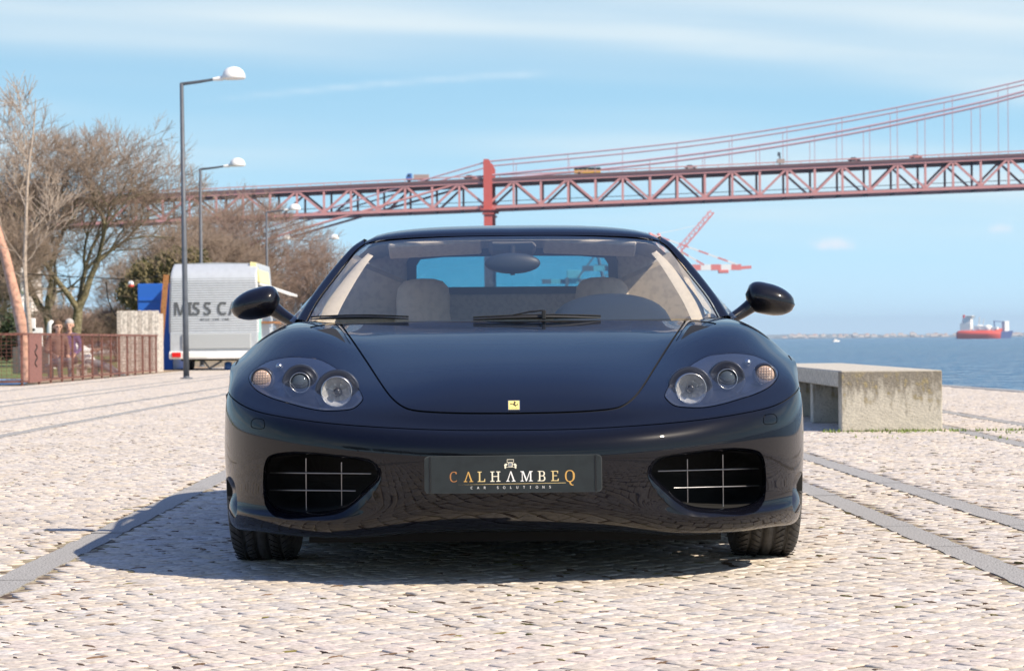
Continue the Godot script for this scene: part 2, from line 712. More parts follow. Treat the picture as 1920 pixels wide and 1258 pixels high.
func concrete_picture() -> ImageTexture:   # board-cast concrete: grey above where damp and lichen sit, cleaner below; 1 m wide, 0.5 m tall
	var w := 512
	var h := 512
	var im := Image.create_empty(w, h, false, Image.FORMAT_RGB8)
	var a := FastNoiseLite.new()
	a.seed = 81
	a.frequency = 0.012
	a.fractal_octaves = 5
	var b := FastNoiseLite.new()
	b.seed = 82
	b.frequency = 0.09
	b.fractal_octaves = 3
	var streak := FastNoiseLite.new()
	streak.seed = 84
	streak.frequency = 0.03
	for j in h:
		for i in w:
			var up := 1.0 - float(j) / h   # 0 foot, 1 top (texture repeats every half metre)
			var n := a.get_noise_2d(i, j)
			var f := b.get_noise_2d(i, j)
			var s := streak.get_noise_2d(i, j * 0.12)
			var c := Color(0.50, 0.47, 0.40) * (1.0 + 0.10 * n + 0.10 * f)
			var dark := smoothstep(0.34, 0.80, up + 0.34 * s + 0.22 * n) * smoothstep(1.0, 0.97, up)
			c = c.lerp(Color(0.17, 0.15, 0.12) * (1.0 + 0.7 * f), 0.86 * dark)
			var lichen := smoothstep(0.14, 0.40, n * 0.6 + s * 0.75) * smoothstep(0.3, 0.6, up) * smoothstep(0.98, 0.8, up)
			c = c.lerp(Color(0.45, 0.35, 0.08) * (1.0 + 0.4 * f), 0.27 * lichen)
			if f > 0.36 and n < 0.12:
				c = c * 0.55
			im.set_pixel(i, j, Color(c.r, c.g, c.b).linear_to_srgb())
	return ImageTexture.create_from_image(im)


# ---------------------------------------------------------------- ground, paving, river
const BANDS := [[-8.0, 0.0], [-6.5, 0.0], [-6.05, 0.0], [-5.1, 0.010], [-4.14, 0.002], [-1.515, -0.0067], [1.73, -0.027], [2.25, -0.031], [3.1, 0.02], [4.18, 0.0]]   # x beside the camera, slope per metre ahead
const BAND_WIDTH := 0.125


func quay_x(z: float) -> float:   # the water's edge
	var d := 8.0 - z
	return 6.75 - 0.072 * (d - 31.0) if d < 140.0 else -1.1 - 0.16 * (d - 140.0)


func band_at(x: float, z: float) -> bool:
	for b in BANDS:
		if absf(x - (b[0] + b[1] * (8.0 - z))) < BAND_WIDTH * 0.5 + 0.030:
			return true
	return false


func build_setting():
	# the promenade: a base of earth and moss under the setts, far paving beyond
	var joint := mat(Color.WHITE, 0.95)
	joint.albedo_texture = noise_texture(0.02, 4, [[0.28, lin(0.07, 0.045, 0.03)], [0.40, lin(0.20, 0.15, 0.10)], [0.55, lin(0.38, 0.32, 0.25)], [0.64, lin(0.20, 0.18, 0.07)], [0.75, lin(0.42, 0.36, 0.28)]], 31)
	joint.uv1_triplanar = true
	joint.uv1_world_triplanar = true
	joint.uv1_scale = Vector3.ONE * 1.1
	var far_pave := mat(Color.WHITE, 0.9)
	far_pave.albedo_texture = noise_texture(0.05, 3, [[0.2, lin(0.44, 0.39, 0.33)], [0.5, lin(0.52, 0.465, 0.40)], [0.8, lin(0.58, 0.525, 0.46)]], 33)
	far_pave.uv1_triplanar = true
	far_pave.uv1_world_triplanar = true
	far_pave.uv1_scale = Vector3.ONE * 0.12
	var st := new_st()
	var zs := [140.0, 60.0, 12.0, -10.0, -40.0, -90.0, -132.0, -300.0, -700.0]
	for k in zs.size() - 1:
		var a := Vector3(quay_x(zs[k]), -0.0052, zs[k])
		var b := Vector3(quay_x(zs[k + 1]), -0.0052, zs[k + 1])
		quad(st, Vector3(-400, -0.0052, a.z), a, b, Vector3(-400, -0.0052, b.z))
		quad(st, a, Vector3(a.x, -6, a.z), Vector3(b.x, -6, b.z), b)
	quad(st, Vector3(-400, -6, 140), Vector3(quay_x(140), -6, 140), Vector3(quay_x(140), -0.0052, 140), Vector3(-400, -0.0052, 140))
	var ground := struct("ground", done(st), joint)
	st = new_st()
	zs = [-46.0, -90.0, -132.0, -300.0, -700.0]
	for k in zs.size() - 1:
		quad(st, Vector3(-8.6, -0.002, zs[k]), Vector3(quay_x(zs[k]) - 0.3, -0.002, zs[k]), Vector3(minf(quay_x(zs[k + 1]) - 0.3, 60), -0.002, zs[k + 1]), Vector3(-8.6 if zs[k + 1] > -200.0 else -120.0, -0.002, zs[k + 1]))
	# to both sides of the setts that are built one by one
	for q in [[140.0, 14.4, -9.0, -9.0], [14.4, 2.0, -9.0, -9.0], [2.0, -33.5, -3.0, -11.7]]:
		var l := -60.0
		quad(st, Vector3(l, -0.005, q[0]), Vector3(q[2] if q[0] < 100.0 else 0.0, -0.005, q[0]), Vector3(q[3] if q[0] < 100.0 else 0.0, -0.005, q[1]), Vector3(l, -0.005, q[1]))
	for q in [[140.0, 14.4, 0.0, 0.0], [14.4, 2.0, 9.0, 9.0], [2.0, -14.0, 3.0, 6.9]]:
		var e0 := quay_x(q[0]) - 0.25
		var e1 := quay_x(q[1]) - 0.25
		if q[2] < e0:
			quad(st, Vector3(q[2], -0.005, q[0]), Vector3(e0, -0.005, q[0]), Vector3(e1, -0.005, q[1]), Vector3(minf(q[3], e1), -0.005, q[1]))
	struct("far_pavement", done(st), far_pave, ground)
	build_setts(ground)
	build_bands(ground)
	# kerb of granite along the water
	st = new_st()
	for k in 60:
		var z := 12.0 - k * 1.5
		var a := Vector3(quay_x(z), 0, z)
		var b := Vector3(quay_x(z - 1.49), 0, z - 1.49)
		var dir := (b - a).normalized()
		box(st, (a + b) / 2.0 + Vector3(-0.12, -0.10, 0), Vector3(0.26, 0.21, a.distance_to(b)), Basis(dir.cross(Vector3.UP), Vector3.UP, -dir), 0.012)
	struct("quay_coping", done(st), mats.granite, ground)
	# lawn, playground floor and sand behind the low fence
	var lawn := mat(Color.WHITE, 0.95)
	lawn.albedo_texture = noise_texture(0.06, 4, [[0.25, lin(0.085, 0.13, 0.030)], [0.6, lin(0.15, 0.19, 0.05)], [0.8, lin(0.22, 0.22, 0.09)]], 35)
	lawn.uv1_triplanar = true
	lawn.uv1_world_triplanar = true
	lawn.uv1_scale = Vector3.ONE * 0.2
	st = new_st()
	quad(st, Vector3(-60, 0.004, -42.5), Vector3(-10.4, 0.004, -42.5), Vector3(-10.4, 0.004, -62), Vector3(-60, 0.004, -62))
	quad(st, Vector3(-90, 0.004, -62), Vector3(-11.5, 0.004, -62), Vector3(-14, 0.004, -130), Vector3(-90, 0.004, -130))
	struct("lawn", done(st), lawn)
	st = new_st()
	quad(st, Vector3(-10.4, 0.006, -36), Vector3(-8.7, 0.006, -36), Vector3(-8.7, 0.006, -62), Vector3(-10.4, 0.006, -62))
	struct("sand_path", done(st), textured(lin(0.46, 0.33, 0.21), 0.95, 0.6, 0.85, 1.1, 41, 0.0, 0.02, true))
	st = new_st()
	quad(st, Vector3(-30, 0.006, -34.3), Vector3(-8.9, 0.006, -34.3), Vector3(-9.4, 0.006, -41), Vector3(-30, 0.006, -42.4))
	struct("playground_floor", done(st), textured(lin(0.22, 0.40, 0.62), 0.9, 0.7, 0.93, 1.05, 43, 0.0, 0.02, true))
	# the river, to the horizon
	st = new_st()
	quad(st, Vector3(-14000, -3.0, 400), Vector3(14000, -3.0, 400), Vector3(14000, -3.0, -16000), Vector3(-14000, -3.0, -16000))
	var water := mat(lin(0.03, 0.10, 0.19), 0.2)
	water.normal_enabled = true
	water.normal_texture = noise_texture(0.018, 5, [], 61, 512, 14.0)
	water.normal_scale = 1.0
	water.uv1_triplanar = true
	water.uv1_world_triplanar = true
	water.uv1_scale = Vector3(0.02, 0.02, 0.008)
	struct("river", done(st), water)


func sett_mesh(r: RandomNumberGenerator, size: float) -> ArrayMesh:   # a rough limestone cube, worn round on top
	var h := size / 2.0
	var out := []
	var corners := []
	for q in [[1, 1], [-1, 1], [-1, -1], [1, -1]]:
		corners.append(Vector2(q[0] * h, q[1] * h) + Vector2(r.randf_range(-1, 1), r.randf_range(-1, 1)) * size * 0.075)
	for k in 4:
		var a: Vector2 = corners[k]
		var b: Vector2 = corners[(k + 1) % 4]
		out.append(a)
		out.append((a + b) / 2.0 + (a + b).normalized() * size * r.randf_range(-0.03, 0.035))
	var tilt := Vector2(r.randf_range(-0.03, 0.03), r.randf_range(-0.03, 0.03))
	var rings := []
	for lev in [[1.0, -0.030], [1.0, -0.0042], [0.972, -0.0012], [0.90, -0.0001], [0.5, 0.0004]]:
		var line := []
		for p in out:
			line.append(Vector3(p.x * lev[0], lev[1] + (p.dot(tilt) if lev[1] > -0.02 else 0.0) + (r.randf_range(-0.0010, 0.0010) if lev[0] < 0.98 else 0.0), -p.y * lev[0]))
		rings.append(line)
	var st := new_st(true)
	for k in rings.size() - 1:
		for j in 8:
			var j2 := (j + 1) % 8
			quad(st, rings[k][j], rings[k][j2], rings[k + 1][j2], rings[k + 1][j])
	var top := Vector3(0, 0.0006, 0)
	for j in 8:
		tri(st, rings[4][j], rings[4][(j + 1) % 8], top)
	return done(st)


func build_setts(ground: Node3D):
	var pitch := 0.072
	var stone := mat(Color.WHITE, 0.78)
	stone.vertex_color_use_as_albedo = true
	stone.albedo_texture = noise_texture(0.03, 5, [[0.2, grey(0.80)], [0.5, grey(0.94)], [0.85, grey(1.0)]], 71)
	stone.uv1_triplanar = true
	stone.uv1_world_triplanar = true
	stone.uv1_scale = Vector3.ONE * 2.3
	stone.normal_enabled = true
	stone.normal_texture = noise_texture(0.05, 4, [], 73, 512, 2.0)
	stone.normal_scale = 0.6
	var r := RandomNumberGenerator.new()
	r.seed = 40
	var shapes := []
	for k in 10:
		shapes.append(sett_mesh(r, pitch * r.randf_range(0.90, 0.955)))
	var warp := FastNoiseLite.new()
	warp.seed = 3
	warp.frequency = 0.35
	var level := FastNoiseLite.new()
	level.seed = 8
	level.frequency = 0.25
	var tone := FastNoiseLite.new()
	tone.seed = 9
	tone.frequency = 0.5
	var lots := []
	var tints := []
	for k in shapes.size():
		lots.append([])
		tints.append([])
	var single := []
	var mossy := []
	# rows run slantwise across the promenade
	var turn := deg_to_rad(43.0)
	var e1 := Vector2(cos(turn), sin(turn))
	var e2 := Vector2(-sin(turn), cos(turn))
	var span := int(45.0 / pitch)
	for a in range(-span, span):
		for b in range(-span, span):
			var p := (e1 * a + e2 * (b + 0.5 * (a % 2))) * pitch
			var z := p.y - 17.0
			var d := 8.0 - z
			var half := 9.0 if d < 6.0 else 0.245 * d + 1.6
			if z > 14.5 or d > 54.5 or absf(p.x) > half:
				continue
			var w := Vector2(warp.get_noise_2d(p.x, p.y), warp.get_noise_2d(p.x + 50.0, p.y)) * 0.05
			var x := p.x + w.x + r.randf_range(-0.006, 0.006)
			z += w.y + r.randf_range(-0.006, 0.006)
			if x > quay_x(z) - 0.30 or x < (-8.55 if d > 41.0 else -9.8) or band_at(x, z):
				continue
			var y := -0.001 + 0.0008 * level.get_noise_2d(x, z) + r.randf_range(-0.0007, 0.0006) - (0.0016 if r.randf() < 0.08 else 0.0)
			if d < 26.0 and d < 9.0 + 17.0 * r.randf() and r.randf() < 0.17 + 0.42 * tone.get_noise_2d(x * 1.7 + 9.0, z * 1.7):
				var q := Vector2(x, z) + (e1 if r.randf() < 0.7 else e2) * pitch * 0.5
				mossy.append([q, r.randf() < 0.7])
			var ang := -turn + r.randf_range(-0.07, 0.07) + PI / 2 * (r.randi() % 4) + w.x * 4.0
			var t := Transform3D(Basis(Vector3.UP, ang) * Basis.from_scale(Vector3(r.randf_range(0.93, 1.04), 1.0, r.randf_range(0.93, 1.04))), Vector3(x, y, z))
			var g := 0.605 + 0.045 * tone.get_noise_2d(x, z) + r.randf_range(-0.075, 0.065)
			var warm := r.randf_range(-1.6, 1.6)
			var c := Color(g * (1.04 + 0.015 * warm), g * (0.94 - 0.006 * warm), g * (0.83 - 0.04 * warm))
			var kind := r.randi() % shapes.size()
			if d < 6.6 and d > 5.25 and absf(x) < 0.216 * d and z > 1.2:
				single.append([d, kind, t, c])
			else:
				lots[kind].append(t)
				tints[kind].append(c)
	moss_in_joints(ground, mossy)
	single.sort_custom(func(p, q): return p[0] < q[0])
	var looks := []
	for k in 8:
		var m: StandardMaterial3D = stone.duplicate()
		m.vertex_color_use_as_albedo = false
		var g := 0.575 + 0.009 * k
		m.albedo_color = lin(g * (1.04 + 0.004 * (k % 3)), g * (0.94 - 0.008 * (k % 4)), g * (0.84 - 0.02 * (k % 3)))
		looks.append(m)
	for k in single.size():
		if k < 300:
			var o := obj("sett", shapes[single[k][1]], looks[k * 5 % 8], ground)
			o.transform = single[k][2]
		else:
			lots[single[k][1]].append(single[k][2])
			tints[single[k][1]].append(single[k][3])
	for k in shapes.size():
		var mm := MultiMesh.new()
		mm.transform_format = MultiMesh.TRANSFORM_3D
		mm.use_colors = true
		mm.mesh = shapes[k]
		mm.instance_count = lots[k].size()
		for j in lots[k].size():
			mm.set_instance_transform(j, lots[k][j])
			mm.set_instance_color(j, tints[k][j])
		var o := MultiMeshInstance3D.new()
		o.multimesh = mm
		o.material_override = stone
		o.name = "setts"
		ground.add_child(o, true)
		o.set_meta("kind", "stuff")


func moss_in_joints(ground: Node3D, places: Array):   # earth, dead grass and moss that fill a joint to its brim
	var r := RandomNumberGenerator.new()
	r.seed = 63
	var st := new_st(true)
	var n := 7
	var ridge := []
	for k in n:
		var t := float(k) / (n - 1) * 2.0 - 1.0
		var w := 0.0048 * (1.0 - 0.75 * t * t) * r.randf_range(0.7, 1.3)
		var h := 0.0036 * (1.0 - t * t) * r.randf_range(0.6, 1.4)
		ridge.append([Vector3(-w, -0.006, t * 0.026), Vector3(-w * 0.5, h * 0.8 - 0.001, t * 0.026), Vector3(w * 0.3, h - 0.001, t * 0.026), Vector3(w, -0.006, t * 0.026)])
	var mesh := as_mesh(smoothed(surface(ridge)))
	var earth := mat(Color.WHITE, 0.95)
	earth.vertex_color_use_as_albedo = true
	var mm := MultiMesh.new()
	mm.transform_format = MultiMesh.TRANSFORM_3D
	mm.use_colors = true
	mm.mesh = mesh
	mm.instance_count = places.size()
	for k in places.size():
		var q: Vector2 = places[k][0]
		var a := deg_to_rad(43.0) * (1.0 if places[k][1] else -1.0) + (0.0 if places[k][1] else -0.08) + r.randf_range(-0.15, 0.15)
		var s := r.randf_range(0.5, 1.35)
		mm.set_instance_transform(k, Transform3D(Basis(Vector3.UP, a) * Basis.from_scale(Vector3(r.randf_range(0.4, 0.9), r.randf_range(0.35, 0.8), s * 0.9)), Vector3(q.x, 0.0, q.y)))
		var g := r.randf()
		mm.set_instance_color(k, Color(0.105, 0.068, 0.046) if g < 0.55 else (Color(0.14, 0.12, 0.035) if g < 0.80 else Color(0.15, 0.09, 0.055)))
	var o := MultiMeshInstance3D.new()
	o.multimesh = mm
	o.material_override = earth
	o.name = "joint_moss"
	ground.add_child(o, true)
	o.set_meta("kind", "stuff")


func build_bands(ground: Node3D):
	var r := RandomNumberGenerator.new()
	r.seed = 91
	var slabs := []
	for k in 6:
		var st := new_st()
		var n := 9
		var length := 0.9
		var l := []
		var rr := []
		for j in n + 1:
			var z := length * (0.5 - float(j) / n) * 0.994
			l.append(Vector3(-BAND_WIDTH / 2.0 + r.randf_range(-0.007, 0.007), 0.0, z))
			rr.append(Vector3(BAND_WIDTH / 2.0 + r.randf_range(-0.007, 0.007), 0.0, z))
		for j in n:
			quad(st, l[j], rr[j], rr[j + 1], l[j + 1])
			for s in [[rr, 1], [l, 0]]:
				var a: Vector3 = s[0][j]
				var b: Vector3 = s[0][j + 1]
				if s[1] == 1:
					quad(st, a, a - Vector3(0, 0.03, 0), b - Vector3(0, 0.03, 0), b)
				else:
					quad(st, b, b - Vector3(0, 0.03, 0), a - Vector3(0, 0.03, 0), a)
		slabs.append(done(st))
	for b in BANDS:
		var band := Node3D.new()
		band.name = "granite_band"
		ground.add_child(band, true)
		band.set_meta("kind", "structure")
		for k in 66:
			var z := 8.0 - 1.5 - 0.9 * k
			var d := 8.0 - z
			var x: float = b[0] + b[1] * d
			if absf(x) > 0.27 * d + 0.5 or x < -8.5 or z < -50.0:
				continue
			var o := obj("slab", slabs[r.randi() % 6], mats.granite, band)
			o.position = Vector3(x, -0.0015 + r.randf_range(-0.001, 0.001), z)
			o.rotation.y = -b[1]
			if r.randf() < 0.5:
				o.rotation.y += PI


# ---------------------------------------------------------------- the bridge
const BRIDGE_D := 815.0
const PANEL := 9.375


func deck_top(x: float) -> float:
	return 56.6 + 0.034 * x


func deck_low(x: float) -> float:
	return 46.6 + 0.029 * x


func on_bridge(x: float, y: float, far := false) -> Vector3:
	return Vector3(x + (1.0 if far else 0.0), y, 8.0 - BRIDGE_D + 0.05 * (x + 8.0) - (21.0 if far else 0.0))


func beam(called: String, a: Vector3, b: Vector3, wide: float, tall: float, m: Material, parent: Node, stuff := false) -> MeshInstance3D:
	if not mats.has("unit"):
		mats.unit = BoxMesh.new()
	var o := obj(called, mats.unit, m, parent)
	var d := b - a
	var x := Vector3.UP.cross(d).normalized() if absf(d.normalized().y) < 0.99 else Vector3(1, 0, 0)
	var y := d.normalized().cross(x).normalized()
	o.transform = Transform3D(Basis(x * wide, y * tall, d), (a + b) / 2.0)
	return o


func build_bridge():
	var b := thing("suspension_bridge", "long red steel suspension bridge crossing high behind the car, with a trussed deck", "bridge")
	var red: Material = mats.bridge
	var cable_m: Material = mats.bridge_cable
	var x0 := 1.0
	for far in [false, true]:
		for k in range(-22, 35):   # verticals, every second one at a peak of the zigzag
			var x: float = x0 + PANEL * k
			beam("vertical", on_bridge(x, deck_low(x), far), on_bridge(x, deck_top(x), far), 0.75, 0.55, red, b)
			if k < 34:
				var y := x + PANEL
				if posmod(k, 2) == 0:
					beam("diagonal", on_bridge(x, deck_top(x) - 1.2, far), on_bridge(y, deck_low(y) + 0.4, far), 0.6, 0.75, red, b)
				else:
					beam("diagonal", on_bridge(x, deck_low(x) + 0.4, far), on_bridge(y, deck_top(y) - 1.2, far), 0.6, 0.75, red, b)
				if not far:   # cross beams between the two trusses
					beam("cross_beam", on_bridge(x, deck_top(x) - 1.2), on_bridge(x, deck_top(x) - 1.2, true), 0.7, 1.3, mats.bridge_dark, b)
					beam("cross_beam", on_bridge(x, deck_low(x)), on_bridge(x, deck_low(x), true), 0.6, 0.8, mats.bridge_dark, b)
		var l := x0 - PANEL * 22
		var h := x0 + PANEL * 34
		beam("top_chord", on_bridge(l, deck_top(l) - 1.3, far), on_bridge(h, deck_top(h) - 1.3, far), 0.9, 0.9, red, b)
		beam("bottom_chord", on_bridge(l, deck_low(l), far), on_bridge(h, deck_low(h), far), 0.9, 1.0, red, b)
		beam("railing", on_bridge(l, deck_top(l) + 0.95, far), on_bridge(h, deck_top(h) + 0.95, far), 0.2, 0.35, red, b)
		for k in range(-44, 69):
			var x: float = x0 + PANEL * 0.5 * k
			beam("railing_post", on_bridge(x, deck_top(x) - 0.3, far), on_bridge(x, deck_top(x) + 1.0, far), 0.18, 0.18, red, b)
		if not far:
			beam("roadway", (on_bridge(l, deck_top(l) - 0.35) + on_bridge(l, deck_top(l) - 0.35, true)) / 2.0, (on_bridge(h, deck_top(h) - 0.35) + on_bridge(h, deck_top(h) - 0.35, true)) / 2.0, 22.6, 0.9, mats.bridge_dark, b)
			beam("railway_deck", (on_bridge(l, deck_low(l) + 0.6) + on_bridge(l, deck_low(l) + 0.6, true)) / 2.0, (on_bridge(h, deck_low(h) + 0.6) + on_bridge(h, deck_low(h) + 0.6, true)) / 2.0, 12.0, 0.7, mats.bridge_dark, b)
			beam("railway_railing", on_bridge(l, deck_low(l) + 2.2) + Vector3(0, 0, -4), on_bridge(h, deck_low(h) + 2.2) + Vector3(0, 0, -4), 0.2, 0.22, mats.bridge_dark, b)
		# cables: an upper and a lower one in each plane
		var upper := []
		for p in [[-8.5, 62.1], [44.0, 66.4], [75.6, 69.9], [113.6, 75.6], [151.4, 82.5], [176.1, 87.7], [210.0, 95.5], [260.0, 109.0], [321.0, 128.0]]:
			upper.append(on_bridge(p[0], p[1], far))
		upper = catmull(upper, 6)
		var lower := []
		for p in [[-8.5, 57.3], [44.0, 61.7], [85.3, 66.6], [123.1, 72.7], [160.9, 80.3], [176.1, 84.0], [210.0, 92.5], [260.0, 106.5], [321.0, 126.0]]:
			lower.append(on_bridge(p[0], p[1], far))
		lower = catmull(lower, 6)
		obj("cable", tube_mesh(upper, 0.26, 6), cable_m, b)
		obj("cable", tube_mesh(lower, 0.36, 6), cable_m, b)
		obj("cable", tube_mesh([on_bridge(-8.5, 62.0, far), on_bridge(-27.9, 56.6, far), on_bridge(-73.4, 43.6, far), on_bridge(-130, 27.0, far)], 0.26, 6), cable_m, b)
		obj("cable", tube_mesh([on_bridge(-8.5, 57.3, far), on_bridge(-71.6, 39.9, far), on_bridge(-130, 23.0, far)], 0.40, 6), red, b)
		for k in range(0, 35):
			var x: float = x0 + PANEL * k
			var c: Array = upper if k % 2 == 0 else lower
			for j in c.size() - 1:
				if c[j].x <= x + (1.0 if far else 0.0) and c[j + 1].x > x + (1.0 if far else 0.0):
					var t: float = (x + (1.0 if far else 0.0) - c[j].x) / (c[j + 1].x - c[j].x)
					var top: float = lerpf(c[j].y, c[j + 1].y, t)
					if top > deck_top(x) + 1.5:
						beam("hanger", on_bridge(x, deck_top(x), far), on_bridge(x, top, far), 0.2, 0.2, cable_m, b)
		# the bent that carries the end of the suspended span
		var at := on_bridge(-7.9, 0, far)
		var st := new_st()
		box(st, at + Vector3(0, 20.5, 0), Vector3(2.9, 49.0, 3.0))
		obj("tower_leg", done(st), mats.bridge_tower, b)
		obj("tower_head", prism_mesh([[-1.5, 45.0], [1.5, 45.0], [1.5, 60.8], [0.4, 62.9], [-1.3, 62.9], [-1.5, 62.0]], -1.5, 1.5, Transform3D(Basis(), at)), mats.bridge_tower, b)
		st = new_st()
		box(st, at + Vector3(0, 45.6, 0), Vector3(5.2, 0.5, 5.2))
		box(st, at + Vector3(0, 44.2, 0), Vector3(4.0, 0.5, 4.0))
		obj("tower_collar", done(st), mats.bridge_tower, b)
		st = new_st()
		for q in [[-2.6, -2.6], [2.6, -2.6], [2.6, 2.6], [-2.6, 2.6], [0, 2.6], [-2.6, 0], [2.6, 0]]:
			box(st, at + Vector3(q[0], 46.4, q[1]), Vector3(0.16, 1.3, 0.16))
		for s in [-2.6, 2.6]:
			box(st, at + Vector3(0, 47.1, s), Vector3(5.3, 0.16, 0.16))
			box(st, at + Vector3(s, 47.1, 0), Vector3(0.16, 0.16, 5.1))
		obj("collar_railing", done(st), mats.bridge_tower, b)
	for y in [20.0, 38.0]:
		beam("tower_strut", on_bridge(-7.9, y), on_bridge(-7.9, y, true), 1.8, 2.0, mats.bridge_tower, b)
	bridge_traffic()


func on_deck(x: float, back: float) -> Vector3:
	return on_bridge(x, deck_top(x) + 0.1) - Vector3(0, 0, back)


func small_car(label: String, at: Vector3, m: Material, turn: float, group := "") -> Node3D:
	var c := thing("distant_car", label, "car", at, turn, group)
	obj("body", prism_mesh([[-2.1, 0.35], [2.1, 0.35], [2.15, 0.75], [1.3, 0.95], [-2.0, 0.98], [-2.15, 0.7]], -0.85, 0.85), m, c)
	obj("cabin", prism_mesh([[-1.7, 0.95], [1.1, 0.95], [0.45, 1.45], [-1.1, 1.45]], -0.75, 0.75), mats.dark_glass, c)
	obj("roof", prism_mesh([[-1.1, 1.45], [0.45, 1.45], [0.3, 1.52], [-1.0, 1.52]], -0.7, 0.7), m, c)
	for x in [-1.35, 1.35]:
		for z in [-0.75, 0.75]:
			obj("wheel", lathe_mesh([Vector2(0.001, -0.1), Vector2(0.32, -0.1), Vector2(0.32, 0.1), Vector2(0.001, 0.1)], 12, Transform3D(Basis(Vector3(1, 0, 0), PI / 2), Vector3(x, 0.32, z))), mats.black, c)
	return c


func bridge_traffic():
	var bus := thing("bus", "yellow and black bus driving across the red bridge above the car", "bus", on_deck(26.5, 3.0), -0.034)
	bus.scale = Vector3(0.97, 0.72, 1)
	obj("body", box_mesh(Vector3(9.4, 1.45, 2.5), 0.08, Vector3(0, 1.15, 0)), mats.bus_yellow, bus)
	obj("roof", box_mesh(Vector3(9.2, 0.22, 2.4), 0.05, Vector3(0, 2.98, 0)), mats.bus_dark, bus)
	for k in 6:
		obj("window", box_mesh(Vector3(1.35, 0.92, 2.52), 0.0, Vector3(-3.9 + 1.56 * k, 2.4, 0)), mats.dark_glass, bus)
	for k in 7:
		obj("window_post", box_mesh(Vector3(0.2, 0.95, 2.46), 0.0, Vector3(-4.6 + 1.55 * k, 2.4, 0)), mats.bus_yellow if k in [0, 3] else mats.bus_dark, bus)
	for x in [-2.9, 2.7]:
		for z in [-1.1, 1.1]:
			obj("wheel", lathe_mesh([Vector2(0.001, -0.15), Vector2(0.5, -0.15), Vector2(0.5, 0.15), Vector2(0.001, 0.15)], 14, Transform3D(Basis(Vector3(1, 0, 0), PI / 2), Vector3(x, 0.5, z))), mats.black, bus)
	var lorry := thing("lorry", "flatbed lorry with a blue cab on the bridge, just before the red pier", "lorry", on_deck(-32.3, 3.0), -0.034)
	obj("cab", prism_mesh([[-3.9, 0.6], [-1.9, 0.6], [-1.9, 2.9], [-3.3, 2.9], [-3.9, 1.8]], -1.2, 1.2), mats.lorry_blue, lorry)
	obj("cab_window", prism_mesh([[-3.6, 1.7], [-2.4, 1.7], [-2.4, 2.5], [-3.2, 2.5]], -1.22, 1.22), mats.dark_glass, lorry)
	obj("load", box_mesh(Vector3(5.2, 1.5, 2.3), 0.0, Vector3(1.4, 1.75, 0)), mats.lorry_load, lorry)
	obj("flatbed", box_mesh(Vector3(6.0, 0.3, 2.4), 0.0, Vector3(1.2, 0.85, 0)), mats.bridge_dark, lorry)
	for x in [-2.9, 1.8, 3.2]:
		for z in [-1.0, 1.0]:
			obj("wheel", lathe_mesh([Vector2(0.001, -0.15), Vector2(0.5, -0.15), Vector2(0.5, 0.15), Vector2(0.001, 0.15)], 14, Transform3D(Basis(Vector3(1, 0, 0), PI / 2), Vector3(x, 0.5, z))), mats.black, lorry)
	small_car("dark car on the bridge close beside the red pier", on_deck(-14.0, 3.0), mats.car_dark, 0.0)
	small_car("pale car on the bridge between the yellow bus and the slim work platform", on_deck(62.0, 3.0), mats.car_pale, 0.0)
	small_car("dark car on the bridge where its hangers begin to lengthen", on_deck(118.0, 3.0), mats.car_dark, 0.0)
	small_car("red car on the bridge beyond the work platform", on_deck(139.0, 3.0), mats.bridge, 0.0)
	var w := thing("work_platform", "slim grey work platform with a lamp standing above the bridge railing", "platform", on_deck(92.3, 0.3))
	obj("mast", box_mesh(Vector3(0.5, 3.0, 0.5), 0.0, Vector3(0, 1.5, 0)), mats.pole, w)
	obj("cage", box_mesh(Vector3(2.6, 1.4, 1.2), 0.0, Vector3(0.3, 1.2, 0)), mats.lorry_load, w)
	obj("lamp_head", box_mesh(Vector3(1.0, 1.3, 0.6), 0.0, Vector3(-0.3, 3.6, 0)), mats.pole, w)


# ---------------------------------------------------------------- harbour cranes, ships, far shore
func striped_beam(parent: Node, a: Vector3, b: Vector3, n: int, wide: float, first := 0):
	for k in n:
		beam("boom_segment", a.lerp(b, float(k) / n), a.lerp(b, (k + 0.999) / n), wide, wide, mats.crane_red if (k + first) % 2 == 0 else mats.crane_white, parent)


